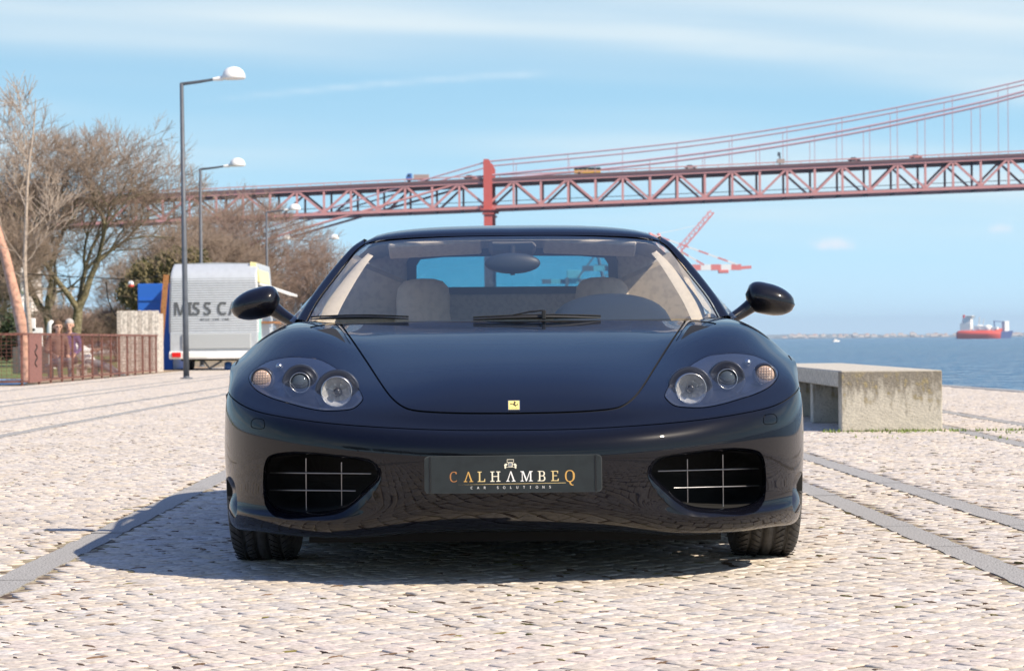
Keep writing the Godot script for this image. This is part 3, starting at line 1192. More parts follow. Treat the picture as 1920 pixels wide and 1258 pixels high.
func gantry_crane(label: String, at: Vector3, boom_up: float, boom_long: float) -> Node3D:
	var c := thing("harbour_crane", label, "crane", at, 0.0, "harbour cranes behind the car")
	for z in [-9.0, 9.0]:
		for x in [-26.0, 0.0]:
			beam("leg", Vector3(x, 0, z), Vector3(x, 46, z * 0.7), 2.2, 2.2, mats.crane_red, c)
		beam("portal_beam", Vector3(-26, 16, z * 0.9), Vector3(0, 16, z * 0.9), 1.8, 2.2, mats.crane_red, c)
		beam("brace", Vector3(-26, 17, z * 0.9), Vector3(0, 44, z * 0.7), 1.2, 1.2, mats.crane_red, c)
		beam("apex_leg", Vector3(0, 46, z * 0.7), Vector3(-4, 64, z * 0.2), 1.4, 1.4, mats.crane_red, c)
		beam("apex_leg", Vector3(-18, 46, z * 0.7), Vector3(-4, 64, z * 0.2), 1.0, 1.0, mats.crane_red, c)
	striped_beam(c, Vector3(-44, 43.5, 0), Vector3(2, 43.5, 0), 7, 3.2)
	obj("machine_house", box_mesh(Vector3(10, 6, 9), 0.3, Vector3(-21, 48.5, 0)), mats.crane_white, c)
	obj("driver_cab", box_mesh(Vector3(5, 4, 5), 0.3, Vector3(-2, 39, 0)), mats.crane_white, c)
	var hinge := Vector3(2, 43.5, 0)
	var tip := hinge + Vector3(cos(boom_up), sin(boom_up), 0) * boom_long
	if boom_up < 0.3:
		striped_beam(c, hinge, tip - Vector3(4, 0, 0), 8, 3.4, 1)
		beam("boom_tip", tip - Vector3(4, 0.4, 0), tip + Vector3(2.0, 0, 0), 2.0, 1.8, mats.crane_red, c)
		obj("trolley", box_mesh(Vector3(6, 2, 4), 0.2, Vector3(hinge.x + boom_long * 0.72, 41.0, 0)), mats.crane_red, c)
		for z in [-1.5, 1.5]:
			striped_beam(c, Vector3(-4, 64, z * 0.3), hinge.lerp(tip, 0.88) + Vector3(0, 1.5, z), 9, 0.8, 1)
			striped_beam(c, Vector3(-4, 64, z * 0.3), hinge.lerp(tip, 0.5) + Vector3(0, 1.5, z), 7, 0.8)
	else:   # the boom is folded up: two lattice chords with bracing
		var side := Vector3(-sin(boom_up), cos(boom_up), 0) * 3.4
		for z in [-1.6, 1.6]:
			beam("boom_chord", hinge + Vector3(0, 0, z), tip + Vector3(0, 0, z), 0.8, 0.8, mats.crane_red, c)
			beam("boom_chord", hinge + side + Vector3(0, 0, z), tip + side * 0.7 + Vector3(0, 0, z), 0.8, 0.8, mats.crane_pink, c)
			for k in 10:
				var p := hinge.lerp(tip, k / 10.0) + Vector3(0, 0, z)
				var q := hinge.lerp(tip, (k + 0.5) / 10.0) + Vector3(0, 0, z)
				var s := hinge.lerp(tip, (k + 1.0) / 10.0) + Vector3(0, 0, z)
				beam("lattice", p, q + side, 0.45, 0.45, mats.crane_pink, c)
				beam("lattice", q + side, s, 0.45, 0.45, mats.crane_pink, c)
		beam("stay", Vector3(-4, 64, 0), hinge.lerp(tip, 0.7) + side, 0.3, 0.3, mats.crane_white, c)
	return c


func build_far_things():
	gantry_crane("red and white harbour crane whose striped boom reaches out level beside the car's roof", Vector3(86, -1, -1392), 0.0, 52.0)
	gantry_crane("pale red harbour crane with its lattice boom raised steeply above the car's mirror", Vector3(96, 2, -1470), 0.86, 44.0)
	gantry_crane("small harbour crane with only a red and white boom tip showing over the car's roof", Vector3(66, -1, -1700), 0.62, 50.0)
	# ships at anchor
	var s := thing("gas_tanker", "big red tanker with a white superstructure anchored on the horizon", "ship", Vector3(592, -3, -2992), -0.45)
	s.scale = Vector3.ONE * 0.92
	var hull := []
	for x in [[-30.0, 4.2, 0.75], [-26.0, 7.0, 1.0], [-10.0, 8.0, 1.0], [12.0, 8.0, 1.0], [24.0, 5.0, 1.0], [31.0, 0.4, 1.25]]:
		hull.append([Vector3(x[0] * 0.97, -1, -x[1] * 0.7), Vector3(x[0], 5, -x[1]), Vector3(x[0] * 1.02, 11.0 * x[2], -x[1]), Vector3(x[0] * 1.02, 11.0 * x[2], x[1]), Vector3(x[0], 5, x[1]), Vector3(x[0] * 0.97, -1, x[1] * 0.7)])
	var rows := []
	for j in 6:
		var line := []
		for k in hull.size():
			line.append(hull[k][j])
		rows.append(line)
	obj("hull", as_mesh(smoothed(surface(rows))), mats.ship_red, s)
	obj("stern_plate", box_mesh(Vector3(1.0, 9, 9), 0.2, Vector3(-30, 4, 0)), mats.ship_blue, s)
	for q in [["superstructure", -17, 16, 15, 11, 13], ["superstructure", -15, 25, 11, 7, 12], ["bridge_deck", -12, 30, 9, 3.4, 15], ["deck_house", 4, 14.5, 18, 6.0, 12], ["forecastle", 22, 14, 10, 3.5, 8]]:
		obj(q[0], box_mesh(Vector3(q[3], q[4], q[5]), 0.3, Vector3(q[1], q[2], 0)), mats.ship_white, s)
	for x in [2.0, 13.0]:
		var st := new_st(true)
		ball(st, Vector3(x, 13.5, 0), Vector3(6.5, 5.5, 6.5), 20, 10)
		obj("gas_tank", done(st), mats.ship_white, s)
	for q in [[-22.0, 33, 2.4], [6.0, 27, 0.8], [0.0, 30, 1.2]]:
		beam("mast", Vector3(q[0], 14, 0), Vector3(q[0] + 1.5, q[1], 0), q[2], q[2], mats.ship_white if q[2] < 2.0 else mats.ship_red, s)
	for k in 6:
		obj("window", box_mesh(Vector3(1.2, 1.0, 15.2), 0.0, Vector3(-15 + 1.6 * k, 30.4, 0)), mats.dark_glass, s)
	var t := thing("freighter", "small blue and red freighter lying half behind the big red tanker", "ship", Vector3(652, -3, -3150), 0.3)
	obj("hull", prism_mesh([[-12, -1], [12, -1], [17, 10], [-14, 8]], -5, 5), mats.ship_blue, t)
	obj("superstructure", box_mesh(Vector3(7, 16, 8), 0.3, Vector3(8, 15, 0)), mats.ship_white, t)
	beam("crane_mast", Vector3(-8, 8, 0), Vector3(-9, 24, 0), 1.2, 1.2, mats.ship_blue, t)
	beam("crane_jib", Vector3(-9, 23, 0), Vector3(2, 22, 0), 0.9, 0.9, mats.ship_blue, t)
	obj("deck_cargo", box_mesh(Vector3(9, 4, 7), 0.2, Vector3(-3, 11, 0)), mats.ship_red, t)
	var m := thing("motor_boat", "little white motor boat far out on the river by the car's mirror", "boat", Vector3(249, -3, -1810), 0.4)
	obj("hull", prism_mesh([[-2.6, -0.1], [2.2, -0.1], [3.2, 1.1], [-2.8, 0.9]], -1.0, 1.0), mats.ship_white, m)
	obj("cabin", box_mesh(Vector3(2.4, 1.2, 1.6), 0.15, Vector3(-0.4, 1.6, 0)), mats.ship_white, m)
	obj("cabin_window", box_mesh(Vector3(1.8, 0.4, 1.64), 0.0, Vector3(-0.4, 1.75, 0)), mats.dark_glass, m)
	# low hills on the far bank
	var hill := FastNoiseLite.new()
	hill.seed = 17
	hill.frequency = 0.0016
	var ridge := []
	for q in [0.0, 0.6, 1.0, 0.7]:
		var line := []
		for k in 121:
			var x := -4500.0 + 75.0 * k
			var y: float = (11.0 + 11.0 * (hill.get_noise_1d(x) + 0.35 * hill.get_noise_1d(x * 4.0))) * q
			line.append(Vector3(x, -4.0 + maxf(y, 2.0 * q), -6700.0 - 400.0 * [0.0, 0.35, 0.7, 1.4][[0.0, 0.6, 1.0, 0.7].find(q)]))
		ridge.append(line)
	struct("far_hills", as_mesh(smoothed(surface(ridge))), mats.far_hill)
	var r := RandomNumberGenerator.new()
	r.seed = 12
	var first: Node3D = null
	for k in 110:
		var x := r.randf_range(750.0, 1520.0) if k < 96 else r.randf_range(-1500.0, -700.0)
		var size := Vector3(r.randf_range(6, 15), r.randf_range(3, 7), 10)
		var o: Node3D
		if first == null:
			first = thing("far_house", "tiny pale house in the haze of the far bank", "house", Vector3.ZERO, 0.0, "pale houses along the far bank")
			obj("wall", box_mesh(Vector3.ONE, 0.0, Vector3(0, 0.5, 0)), mats.far_wall, first)
			obj("roof", prism_mesh([[-0.55, 1.0], [0.55, 1.0], [0.0, 1.3]], -0.5, 0.5), mats.far_roof, first)
			o = first
		else:
			o = copy_of(first, "tiny pale house in the haze of the far bank")
		o.position = Vector3(x * 1.0, -3.0 + r.randf_range(0.0, 7.0), -6690.0 - r.randf_range(-20, 120))
		o.scale = size


# ---------------------------------------------------------------- trees
func grow(limb: SurfaceTool, twig: SurfaceTool, r: RandomNumberGenerator, p: Vector3, dir: Vector3, length: float, rad: float, depth: int, last: int, open: float, lift: float):
	var pts := [p]
	var radii := [rad]
	var d := dir
	var n := 3 if depth < 4 else 2
	for k in n:
		d = (d + Vector3(r.randf_range(-1, 1), r.randf_range(-0.8, 1), r.randf_range(-1, 1)) * 0.20 + Vector3(0, lift, 0)).normalized()
		p += d * length / n
		pts.append(p)
		radii.append(lerpf(rad, rad * 0.68, (k + 1.0) / n))
	if depth <= last - 3:
		tube(limb, pts, radii, 7 if depth < 2 else 4, depth == 0)
	else:
		tube(twig, pts, radii, 3, false)
	if depth >= last:   # a spray of fine twigs
		for k in 5:
			var e := (d + Vector3(r.randf_range(-1, 1), r.randf_range(-0.6, 1.0), r.randf_range(-1, 1)) * 0.75).normalized()
			var from: Vector3 = pts[n] if k < 3 else pts[n - 1]
			tube(twig, [from, from + e * r.randf_range(0.22, 0.5)], [0.0065, 0.0045], 3, false)
		return
	var kids := 3 if depth < 3 or r.randf() < 0.3 else 2
	var spin := r.randf() * TAU
	for k in kids:
		spin += TAU / kids + r.randf_range(-0.4, 0.4)
		var side := ring_of(Vector3.ZERO, d, 1.0, 1, Vector3(0.3, 0.8, 0.5))[0]
		var a := open * r.randf_range(0.6, 1.2) * (0.7 if k == 0 else 1.0)
		var nd := d.rotated(side.normalized(), a).rotated(d, spin)
		grow(limb, twig, r, p, nd, length * r.randf_range(0.70, 0.88), maxf(radii[n] * (0.88 if k == 0 else 0.74), 0.0075), depth + 1, last, open, lift)
	if depth >= 2:   # a shoot from the middle
		var side := ring_of(Vector3.ZERO, dir, 1.0, 1, Vector3(0.7, 0.2, 0.5))[0]
		var nd := dir.rotated(side.normalized(), open * 1.3).rotated(dir, r.randf() * TAU)
		grow(limb, twig, r, pts[n / 2], nd, length * 0.55, maxf(radii[n] * 0.5, 0.0075), mini(depth + 2, last), last, open, lift)


func bare_tree(label: String, at: Vector3, trunk: float, rad: float, stems: int, last: int, open: float, lift: float, seed_: int, wood: Material, twigs: Material, scale := Vector3.ONE) -> Node3D:
	var r := RandomNumberGenerator.new()
	r.seed = seed_
	var limb := new_st(true)
	var twig := new_st(true)
	for s in stems:
		var a := TAU * s / stems + 0.5
		var out := 0.0 if stems == 1 else 0.30
		grow(limb, twig, r, Vector3(cos(a) * out * 0.4, -0.05, sin(a) * out * 0.4), Vector3(cos(a) * out, 1.0, sin(a) * out).normalized(), trunk * r.randf_range(0.85, 1.1), rad, 0, last, open, lift)
	var t := thing("bare_tree", label, "tree", at)
	obj("trunk", done(limb), wood, t)
	var crown := obj("crown", done(twig), twigs, t)
	crown.set_meta("kind", "stuff")
	t.scale = scale
	return t


func leafy(label: String, called: String, category: String, at: Vector3, lumps: Array, count: int, leaf: Material, seed_: int) -> Node3D:   # lumps: [x, y, z, radius x, y, z]
	var r := RandomNumberGenerator.new()
	r.seed = seed_
	var t := thing(called, label, category, at)
	obj("trunk", tube_mesh([Vector3(0, -0.05, 0), Vector3(0.1, 1.0, 0), Vector3(0.0, 2.4, 0.1)], [0.16, 0.13, 0.06]), mats.bark, t)
	var st := new_st()
	for k in 9:
		var c := Vector3(r.randf_range(-1, 1), r.randf_range(-1, 1), r.randf_range(-1, 1)) * 0.13
		var x := Vector3(r.randf_range(-1, 1), r.randf_range(-1, 1), r.randf_range(-1, 1)).normalized()
		var y := x.cross(Vector3(r.randf_range(-1, 1), r.randf_range(-1, 1), r.randf_range(-1, 1))).normalized()
		tri(st, c - x * 0.07, c + y * 0.035, c + x * 0.07)
		tri(st, c - x * 0.07, c + x * 0.07, c - y * 0.035)
	var mm := MultiMesh.new()
	mm.transform_format = MultiMesh.TRANSFORM_3D
	mm.mesh = done(st)
	mm.instance_count = count
	for k in count:
		var l: Array = lumps[r.randi() % lumps.size()]
		var d := Vector3(r.randf_range(-1, 1), r.randf_range(-1, 1), r.randf_range(-1, 1)).normalized()
		var p := Vector3(l[0], l[1], l[2]) + d * Vector3(l[3], l[4], l[5]) * pow(r.randf(), 0.22)
		mm.set_instance_transform(k, Transform3D(Basis(Vector3(0.2, 1, 0.1).normalized(), r.randf() * TAU).scaled(Vector3.ONE * r.randf_range(0.7, 1.5)), p))
	var o := MultiMeshInstance3D.new()
	o.multimesh = mm
	o.material_override = leaf
	o.name = "crown"
	t.add_child(o)
	o.set_meta("kind", "stuff")
	return t


func build_trees():
	var main := bare_tree("big bare tree with mossy forking trunks and a wide domed crown behind the low fence", Vector3(-14.1, 0, -67), 1.75, 0.21, 2, 7, 0.60, 0.02, 4, mats.bark_moss, mats.twig, Vector3(1.0, 1.0, 1.0))
	bare_tree("bare tree at the picture's edge, its crown cut off by the frame", Vector3(-16.4, 0, -64), 1.32, 0.13, 2, 7, 0.58, 0.03, 9, mats.bark_moss, mats.twig, Vector3(0.85, 0.80, 0.85))
	bare_tree("rounded bare tree standing behind the silver food trailer", Vector3(-12.0, 0, -94), 1.65, 0.14, 2, 7, 0.60, 0.02, 14, mats.bark_moss, mats.twig_red)
	bare_tree("lower bare tree between the food trailer and the paired street lamp", Vector3(-9.7, 0, -112), 1.3, 0.11, 2, 7, 0.62, 0.0, 21, mats.bark, mats.twig_red)
	bare_tree("bare tree half hidden between the domed tree and the blue container", Vector3(-13.2, 0, -88), 1.3, 0.12, 2, 7, 0.62, 0.02, 25, mats.bark_moss, mats.twig)
	leafy("dense olive evergreen behind the blue container", "evergreen_tree", "tree", Vector3(-13.6, 0, -84), [[0, 3.0, 0, 1.5, 1.0, 1.4], [0.8, 3.6, 0, 1.1, 0.8, 1.2], [-0.7, 2.6, 0.2, 1.0, 0.7, 1.0], [0.9, 2.5, 0, 1.1, 0.8, 1.0]], 2600, mats.leaf_olive, 5)
	# bare bushes along the back of the lawn, and dark evergreens at the edge
	var k := 0
	for q in [[-17.3, -84, "bare brown bush behind the forked trunks of the domed tree"], [-15.6, -86, "bare brown bush just beside the forked trunks, under a gap of sky"], [-14.2, -88, "bare brown bush behind the slatted wooden crate"], [-12.9, -90, "bare brown bush between the slatted crate and the blue container"], [-9.0, -104, "bare brown bush behind the raised hatch of the food trailer"], [-8.2, -108, "bare brown bush peeping out beside the car's mirror"]]:
		bare_tree(q[2], Vector3(q[0], 0, q[1]), 0.62, 0.035, 5, 5, 0.66, 0.0, 40 + k, mats.bark, mats.twig_red, Vector3(1.15, 0.95, 1.15))
		k += 1
	leafy("dark green shrub below the pale footbridge at the picture's edge", "evergreen_shrub", "shrub", Vector3(-21.0, 0, -86), [[0, 1.2, 0, 1.8, 1.1, 1.0], [1.4, 1.0, 0, 1.2, 0.9, 1.0]], 1500, mats.leaf_dark, 6)
	leafy("dark green shrub beside the white bollard on the lawn", "evergreen_shrub", "shrub", Vector3(-18.6, 0, -88), [[0, 1.0, 0, 1.4, 1.0, 1.0]], 1000, mats.leaf_dark, 7)
	# a young tree with a pale stem in front of them
	var r := RandomNumberGenerator.new()
	r.seed = 77
	var young := thing("young_tree", "young bare tree with a slim pale stem growing behind the fence", "tree", Vector3(-9.05, 0, -36.6))
	var st := new_st(true)
	var stem := catmull(v3([[0, -0.05, 0], [-0.05, 1.0, 0], [-0.13, 2.0, 0], [-0.10, 3.0, 0.02], [-0.05, 4.0, 0], [0.05, 4.75, 0], [0.10, 5.35, 0]]), 4)
	var radii := []
	for j in stem.size():
		radii.append(lerpf(0.065, 0.008, pow(float(j) / (stem.size() - 1), 0.8)))
	tube(st, stem, radii, 7)
	obj("trunk", done(st), mats.pale_bark, young)
	var limb := new_st(true)
	var twig := new_st(true)
	for j in 8:
		var t := 0.30 + 0.68 * j / 8.0
		var p: Vector3 = stem[int(t * (stem.size() - 1))]
		var a := r.randf() * TAU
		grow(limb, twig, r, p, Vector3(cos(a) * 0.8, 0.75, sin(a) * 0.8).normalized(), lerpf(0.8, 0.25, t), lerpf(0.022, 0.008, t), 3, 5, 0.5, 0.05)
	obj("branch", done(limb), mats.pale_bark, young).set_meta("kind", "stuff")
	obj("crown", done(twig), mats.pale_bark, young).set_meta("kind", "stuff")
	# trees behind the camera, which the bumper reflects
	var behind := [[-26, 52, 1.3], [-19, 58, 1.5], [-12, 55, 1.1], [-6, 64, 1.3], [-33, 48, 1.5], [-1.5, 72, 0.9], [-41, 44, 1.6], [-23, 66, 1.7], [-50, 38, 1.6], [-15, 70, 1.5], [3.0, 46, 0.55]]
	var green: Node3D = null
	for q in behind:
		if green == null:
			green = leafy("broad dark tree along the promenade behind the viewer", "park_tree", "tree", Vector3.ZERO, [[0, 4.5, 0, 3.2, 2.4, 3.0], [1.8, 3.6, 0, 2.2, 1.8, 2.0], [-1.9, 3.8, 0.4, 2.2, 1.8, 2.0]], 1500, mats.leaf_dark, 8)
			green.get_child(1).scale = Vector3(1, 1, 1)
			green.set_meta("group", "trees along the promenade behind the viewer")
		var o := green if q == behind[0] else copy_of(green, "broad dark tree along the promenade behind the viewer")
		o.position = Vector3(q[0], 0, q[1])
		o.scale = Vector3.ONE * q[2]


# ---------------------------------------------------------------- what stands on the promenade
func lamp_post(label: String, at: Vector3, height: float, arm: float, both_sides := false, lean := 0.0) -> Node3D:
	var l := thing("street_lamp", label, "street lamp", at, 0.0, "street lamps along the promenade")
	obj("pole", lathe_mesh([Vector2(0.001, 0), Vector2(0.062, 0.0), Vector2(0.058, 1.2), Vector2(0.040, height - 0.02), Vector2(0.001, height)], 14), mats.pole, l)
	obj("base_plate", lathe_mesh([Vector2(0.13, 0.0), Vector2(0.13, 0.018), Vector2(0.07, 0.022), Vector2(0.06, 0.06)], 14), mats.pole, l)
	for s in ([1.0, -1.0] if both_sides else [1.0]):
		obj("arm", tube_mesh([Vector3(-0.03 * s, height - 0.03, 0), Vector3(arm * 0.6 * s, height + 0.02, 0), Vector3(arm * s, height + 0.06, 0)], [0.036, 0.032, 0.028]), mats.pole, l)
		var head := Node3D.new()
		head.name = "lamp_head"
		l.add_child(head, true)
		head.position = Vector3(arm * s, height + 0.06, 0)
		head.rotation = Vector3(0, 0 if s > 0 else PI, 0)
		obj("neck", tube_mesh([Vector3(-0.02, 0.0, 0), Vector3(0.18, 0.02, 0)], [0.035, 0.055]), mats.lamp_white, head)
		var st := new_st(true)
		lathe(st, [Vector2(0.001, 0.0), Vector2(0.23, 0.0), Vector2(0.242, 0.018), Vector2(0.230, 0.09), Vector2(0.19, 0.17), Vector2(0.12, 0.225), Vector2(0.05, 0.245), Vector2(0.001, 0.248)], 28, Transform3D(Basis(Vector3(0, 0, 1), 0.02), Vector3(0.40, 0.0, 0)))
		obj("shade", done(st), mats.lamp_white, head)
	return l


func build_promenade_things():
	lamp_post("tallest street lamp, its slim grey pole standing before the silver food trailer", Vector3(-6.62, 0, -40.0), 6.0, 0.66).rotation.z = deg_to_rad(0.45)
	lamp_post("second street lamp, rising behind the roof of the food trailer", Vector3(-9.32, 0, -63.0), 5.95, 0.72)
	lamp_post("third street lamp, half lost in the rounded bare tree", Vector3(-9.72, 0, -86.0), 5.9, 0.72)
	lamp_post("street lamp with two heads beside the car's roof", Vector3(-10.1, 0, -111.0), 5.8, 0.80, true)
	lamp_post("farthest street lamp with two heads, close to the car's windscreen pillar", Vector3(-11.6, 0, -148.0), 5.6, 0.80, true)
	concrete_bench()
	low_fence()
	food_trailer()
	clutter()
	people()


func concrete_bench():
	# a long slab on cross walls, open at the sides
	var b := thing("concrete_bench", "long weathered concrete bench with yellow lichen, standing between the car and the river", "bench", Vector3(2.93, 0, -10.3))
	var w := 0.78
	var length := 5.6
	obj("slab", box_mesh(Vector3(w, 0.13, length - 0.16), 0.008, Vector3(0, 0.402, -0.16 - (length - 0.16) / 2.0)), mats.concrete_top, b)
	obj("end_wall", box_mesh(Vector3(w + 0.004, 0.468, 0.16), 0.008, Vector3(0, 0.233, -0.08)), mats.concrete, b)
	obj("end_wall", box_mesh(Vector3(w - 0.03, 0.338, 0.16), 0.006, Vector3(0, 0.168, -length + 0.10)), mats.concrete, b)
	for z in [-1.95, -3.7]:
		obj("cross_wall", box_mesh(Vector3(w - 0.03, 0.338, 0.16), 0.006, Vector3(0, 0.168, z)), mats.concrete, b)
	obj("core_wall", box_mesh(Vector3(0.16, 0.338, length - 0.3), 0.0, Vector3(0.10, 0.168, -length / 2.0)), mats.concrete, b)
	# grass in the joints at its foot
	var r := RandomNumberGenerator.new()
	r.seed = 55
	var st := new_st()
	for k in 900:
		var x := r.randf_range(-0.55, 1.6)
		var z := absf(r.randfn(0.0, 0.10)) + 0.01
		if k > 420:
			x = r.randf_range(-0.5, 2.2)
			z = r.randf_range(0.05, 1.8)
			if sin(x * 7.0 + z * 3.0) + sin(z * 6.0 - x * 2.0) < 0.9:
				continue
		var h := r.randf_range(0.010, 0.030)
		var a := r.randf() * TAU
		var dx := Vector3(cos(a), 0, sin(a)) * 0.008
		var top := Vector3(x + r.randf_range(-0.012, 0.012), h, z + r.randf_range(-0.012, 0.012))
		tri(st, Vector3(x, -0.005, z) - dx, Vector3(x, -0.005, z) + dx, top)
	var g := obj("grass", done(st), mats.grass)
	g.position = b.position
	tag(g, "thin tufts of grass between the setts at the foot of the concrete bench", "grass", "", "stuff")


func low_fence():
	var f := thing("mesh_fence", "low rust brown metal fence with wire mesh along the lawn", "fence", Vector3(-8.63, 0, 8))
	var post := box_mesh(Vector3(0.035, 0.94, 0.05), 0.0, Vector3(0, 0.45, 0))
	var ds := [41.6, 43.1, 44.2, 45.3, 46.4, 47.5, 48.6, 49.7, 50.8, 51.9, 53.0, 54.1, 55.2, 56.3, 57.3]
	for d in ds:
		var o := obj("post", post, mats.corten, f)
		o.position = Vector3(0, 0, -d)
	obj("gate_plate", box_mesh(Vector3(0.03, 0.86, 1.1), 0.0, Vector3(0.02, 0.47, -42.65)), mats.corten_plain, f)
	# a wavy slot cut through the plate
	var st := new_st(true)
	var wave := []
	for k in 13:
		wave.append(Vector3(0.037, 0.72 - 0.033 * k, -42.65 - 0.10 * sin(k * 1.1)))
	tube(st, wave, 0.014, 6)
	obj("plate_slot", done(st), mats.black, f)
	obj("top_rail", box_mesh(Vector3(0.05, 0.045, 15.9), 0.0, Vector3(0, 0.905, -49.45)), mats.corten, f)
	obj("bottom_rail", box_mesh(Vector3(0.035, 0.035, 15.8), 0.0, Vector3(0, 0.07, -49.45)), mats.corten, f)
	# the return along the playground
	for k in 4:
		var o := obj("post", post, mats.corten, f)
		o.position = Vector3(-1.6 * (k + 1), 0, -41.6)
	obj("top_rail", box_mesh(Vector3(6.5, 0.045, 0.05), 0.0, Vector3(-3.27, 0.905, -41.6)), mats.corten, f)
	obj("bottom_rail", box_mesh(Vector3(6.5, 0.035, 0.035), 0.0, Vector3(-3.27, 0.07, -41.6)), mats.corten, f)
	st = new_st()
	for k in 12:
		box(st, Vector3(0, 0.13 + 0.065 * k, -50.3), Vector3(0.006, 0.006, 14.0))
		box(st, Vector3(-3.27, 0.13 + 0.065 * k, -41.6), Vector3(6.5, 0.006, 0.006))
	for k in 156:
		box(st, Vector3(0, 0.49, -43.3 - 0.09 * k), Vector3(0.006, 0.80, 0.006))
	for k in 70:
		box(st, Vector3(-0.09 * (k + 1), 0.49, -41.6), Vector3(0.006, 0.80, 0.006))
	obj("wire_mesh", done(st), mats.corten, f).set_meta("kind", "stuff")


func food_trailer():
	var t := thing("food_trailer", "silver corrugated food trailer with dark lettering and a yellow roof end", "trailer", Vector3(-7.82, 0, -54.0))
	t.scale = Vector3(0.88, 1, 1)
	# the back wall, bellied, of corrugated sheet
	var outline := []
	for p in [[0.46, 1.32], [0.80, 1.34], [1.3, 1.345], [1.8, 1.33], [2.2, 1.315], [2.5, 1.29], [2.72, 1.27], [2.81, 1.25], [2.84, 0.0]]:
		outline.append(Vector2(p[1], p[0]))
	var rows := []
	var y := 0.98
	while y < 2.80:
		var half := 1.345
		for k in outline.size() - 1:
			if outline[k].y <= y and outline[k + 1].y > y:
				half = lerpf(outline[k].x, outline[k + 1].x, (y - outline[k].y) / (outline[k + 1].y - outline[k].y))
		var bulge := 0.010 * cos(y * TAU / 0.062) * (1.0 if y < 2.45 else 0.45)
		var lean := -0.55 * pow(maxf(0.0, (y - 2.3) / 0.5), 2.2)
		rows.append([Vector3(-half, y, -0.06 + lean), Vector3(-half + 0.08, y, bulge + lean), Vector3(half - 0.08, y, bulge + lean), Vector3(half, y, -0.06 + lean)])
		y += 0.0155
	obj("back_wall", as_mesh(smoothed(surface(rows))), mats.sheet_metal, t)
	var side := []
	for p in outline:
		side.append([-p.x, p.y])
	for k in range(outline.size() - 1, -1, -1):
		side.append([outline[k].x, outline[k].y])
	obj("body", prism_mesh(side, -3.6, -0.62), mats.sheet_metal, t)
	obj("lower_panel", box_mesh(Vector3(2.62, 0.50, 0.10), 0.02, Vector3(0, 0.735, -0.04)), mats.sheet_metal, t)
	obj("tailgate", box_mesh(Vector3(2.05, 0.40, 0.06), 0.015, Vector3(0.08, 0.765, 0.03)), mats.tailgate, t)
	obj("under_box", box_mesh(Vector3(2.5, 0.5, 3.0), 0.0, Vector3(0, 0.74, -1.65)), mats.sheet_metal, t)
	obj("bumper", box_mesh(Vector3(2.66, 0.20, 0.16), 0.02, Vector3(0, 0.40, 0.02)), mats.lamp_white, t)
	obj("rear_light", box_mesh(Vector3(0.27, 0.13, 0.05), 0.01, Vector3(-1.10, 0.415, 0.12)), mats.red_lamp, t)
	obj("number_plate", box_mesh(Vector3(0.56, 0.13, 0.015), 0.0, Vector3(-0.46, 0.405, 0.108)), mats.white_paint, t)
	obj("plate_band", box_mesh(Vector3(0.10, 0.13, 0.018), 0.0, Vector3(-0.84, 0.405, 0.11)), mats.lorry_blue, t)
	obj("roof_end", prism_mesh([[1.02, 2.34], [1.335, 2.30], [1.285, 2.62], [1.19, 2.83], [1.05, 2.845]], -3.0, -0.40), mats.pale_yellow, t)
	obj("chassis", box_mesh(Vector3(2.0, 0.1, 3.2), 0.0, Vector3(0, 0.30, -1.7)), mats.black, t)
	for x in [-1.0, 1.0]:
		obj("wheel", lathe_mesh([Vector2(0.001, -0.1), Vector2(0.30, -0.1), Vector2(0.32, -0.06), Vector2(0.32, 0.06), Vector2(0.30, 0.1), Vector2(0.001, 0.1)], 20, Transform3D(Basis(Vector3(0, 0, 1), PI / 2), Vector3(x, 0.32, -1.9))), mats.rubber, t)
	# clutter under the floor: gas bottles and hoses
	for q in [[0.35, 0.10, -0.5, mats.lorry_blue], [0.62, 0.10, -0.7, mats.lorry_load], [0.95, 0.11, -0.5, mats.pale_yellow]]:
		obj("gas_bottle", lathe_mesh([Vector2(0.001, 0), Vector2(0.11, 0.0), Vector2(0.12, 0.05), Vector2(0.11, 0.19), Vector2(0.04, 0.22), Vector2(0.001, 0.22)], 12, Transform3D(Basis(), Vector3(q[0], 0, q[2]))), q[3], t)
	obj("drawbar", tube_mesh([Vector3(-0.35, 0.26, -0.2), Vector3(-0.15, 0.05, -0.1), Vector3(0.2, 0.24, -0.2)], 0.03), mats.pole, t)
	# the open hatch and its counter on the far side
	var st := new_st()
	box(st, Vector3(1.72, 2.13, -1.6), Vector3(1.05, 0.06, 2.2), Basis(Vector3(0, 0, 1), -0.30), 0.01)
	obj("hatch", done(st), mats.lamp_white, t)
	obj("hatch_stay", tube_mesh([Vector3(1.36, 1.5, -0.75), Vector3(1.85, 2.05, -0.75)], 0.02), mats.pole, t)
	obj("corner_post", box_mesh(Vector3(0.07, 0.9, 0.08), 0.0, Vector3(1.36, 1.1, -0.10)), mats.turquoise, t)
	obj("counter", box_mesh(Vector3(0.4, 0.05, 2.0), 0.0, Vector3(1.52, 1.25, -1.6)), mats.plank_brown, t)
	# lettering
	var sans := SystemFont.new()
	sans.font_names = PackedStringArray(["Droid Sans"])
	sans.font_weight = 700
	var at_x := [-0.99, -0.715, -0.52, -0.19, 0.0, 0.24, 0.60, 0.97]
	var k := 0
	for ch in "MISS CAN":
		if ch != " ":
			var l := letter(t, ch, sans, 40, 0.335, Vector3(at_x[k], 1.44, 0.013), mats.sign_grey)
			l.scale = Vector3(1.1, 1.02, 6.0)
		k += 1
	var x := -0.36
	for ch in "miss-can.com":
		var l := letter(t, ch, sans, 24, 0.065, Vector3(x, 1.31, 0.013), mats.sign_grey)
		l.scale.z = 6.0
		x += 0.071


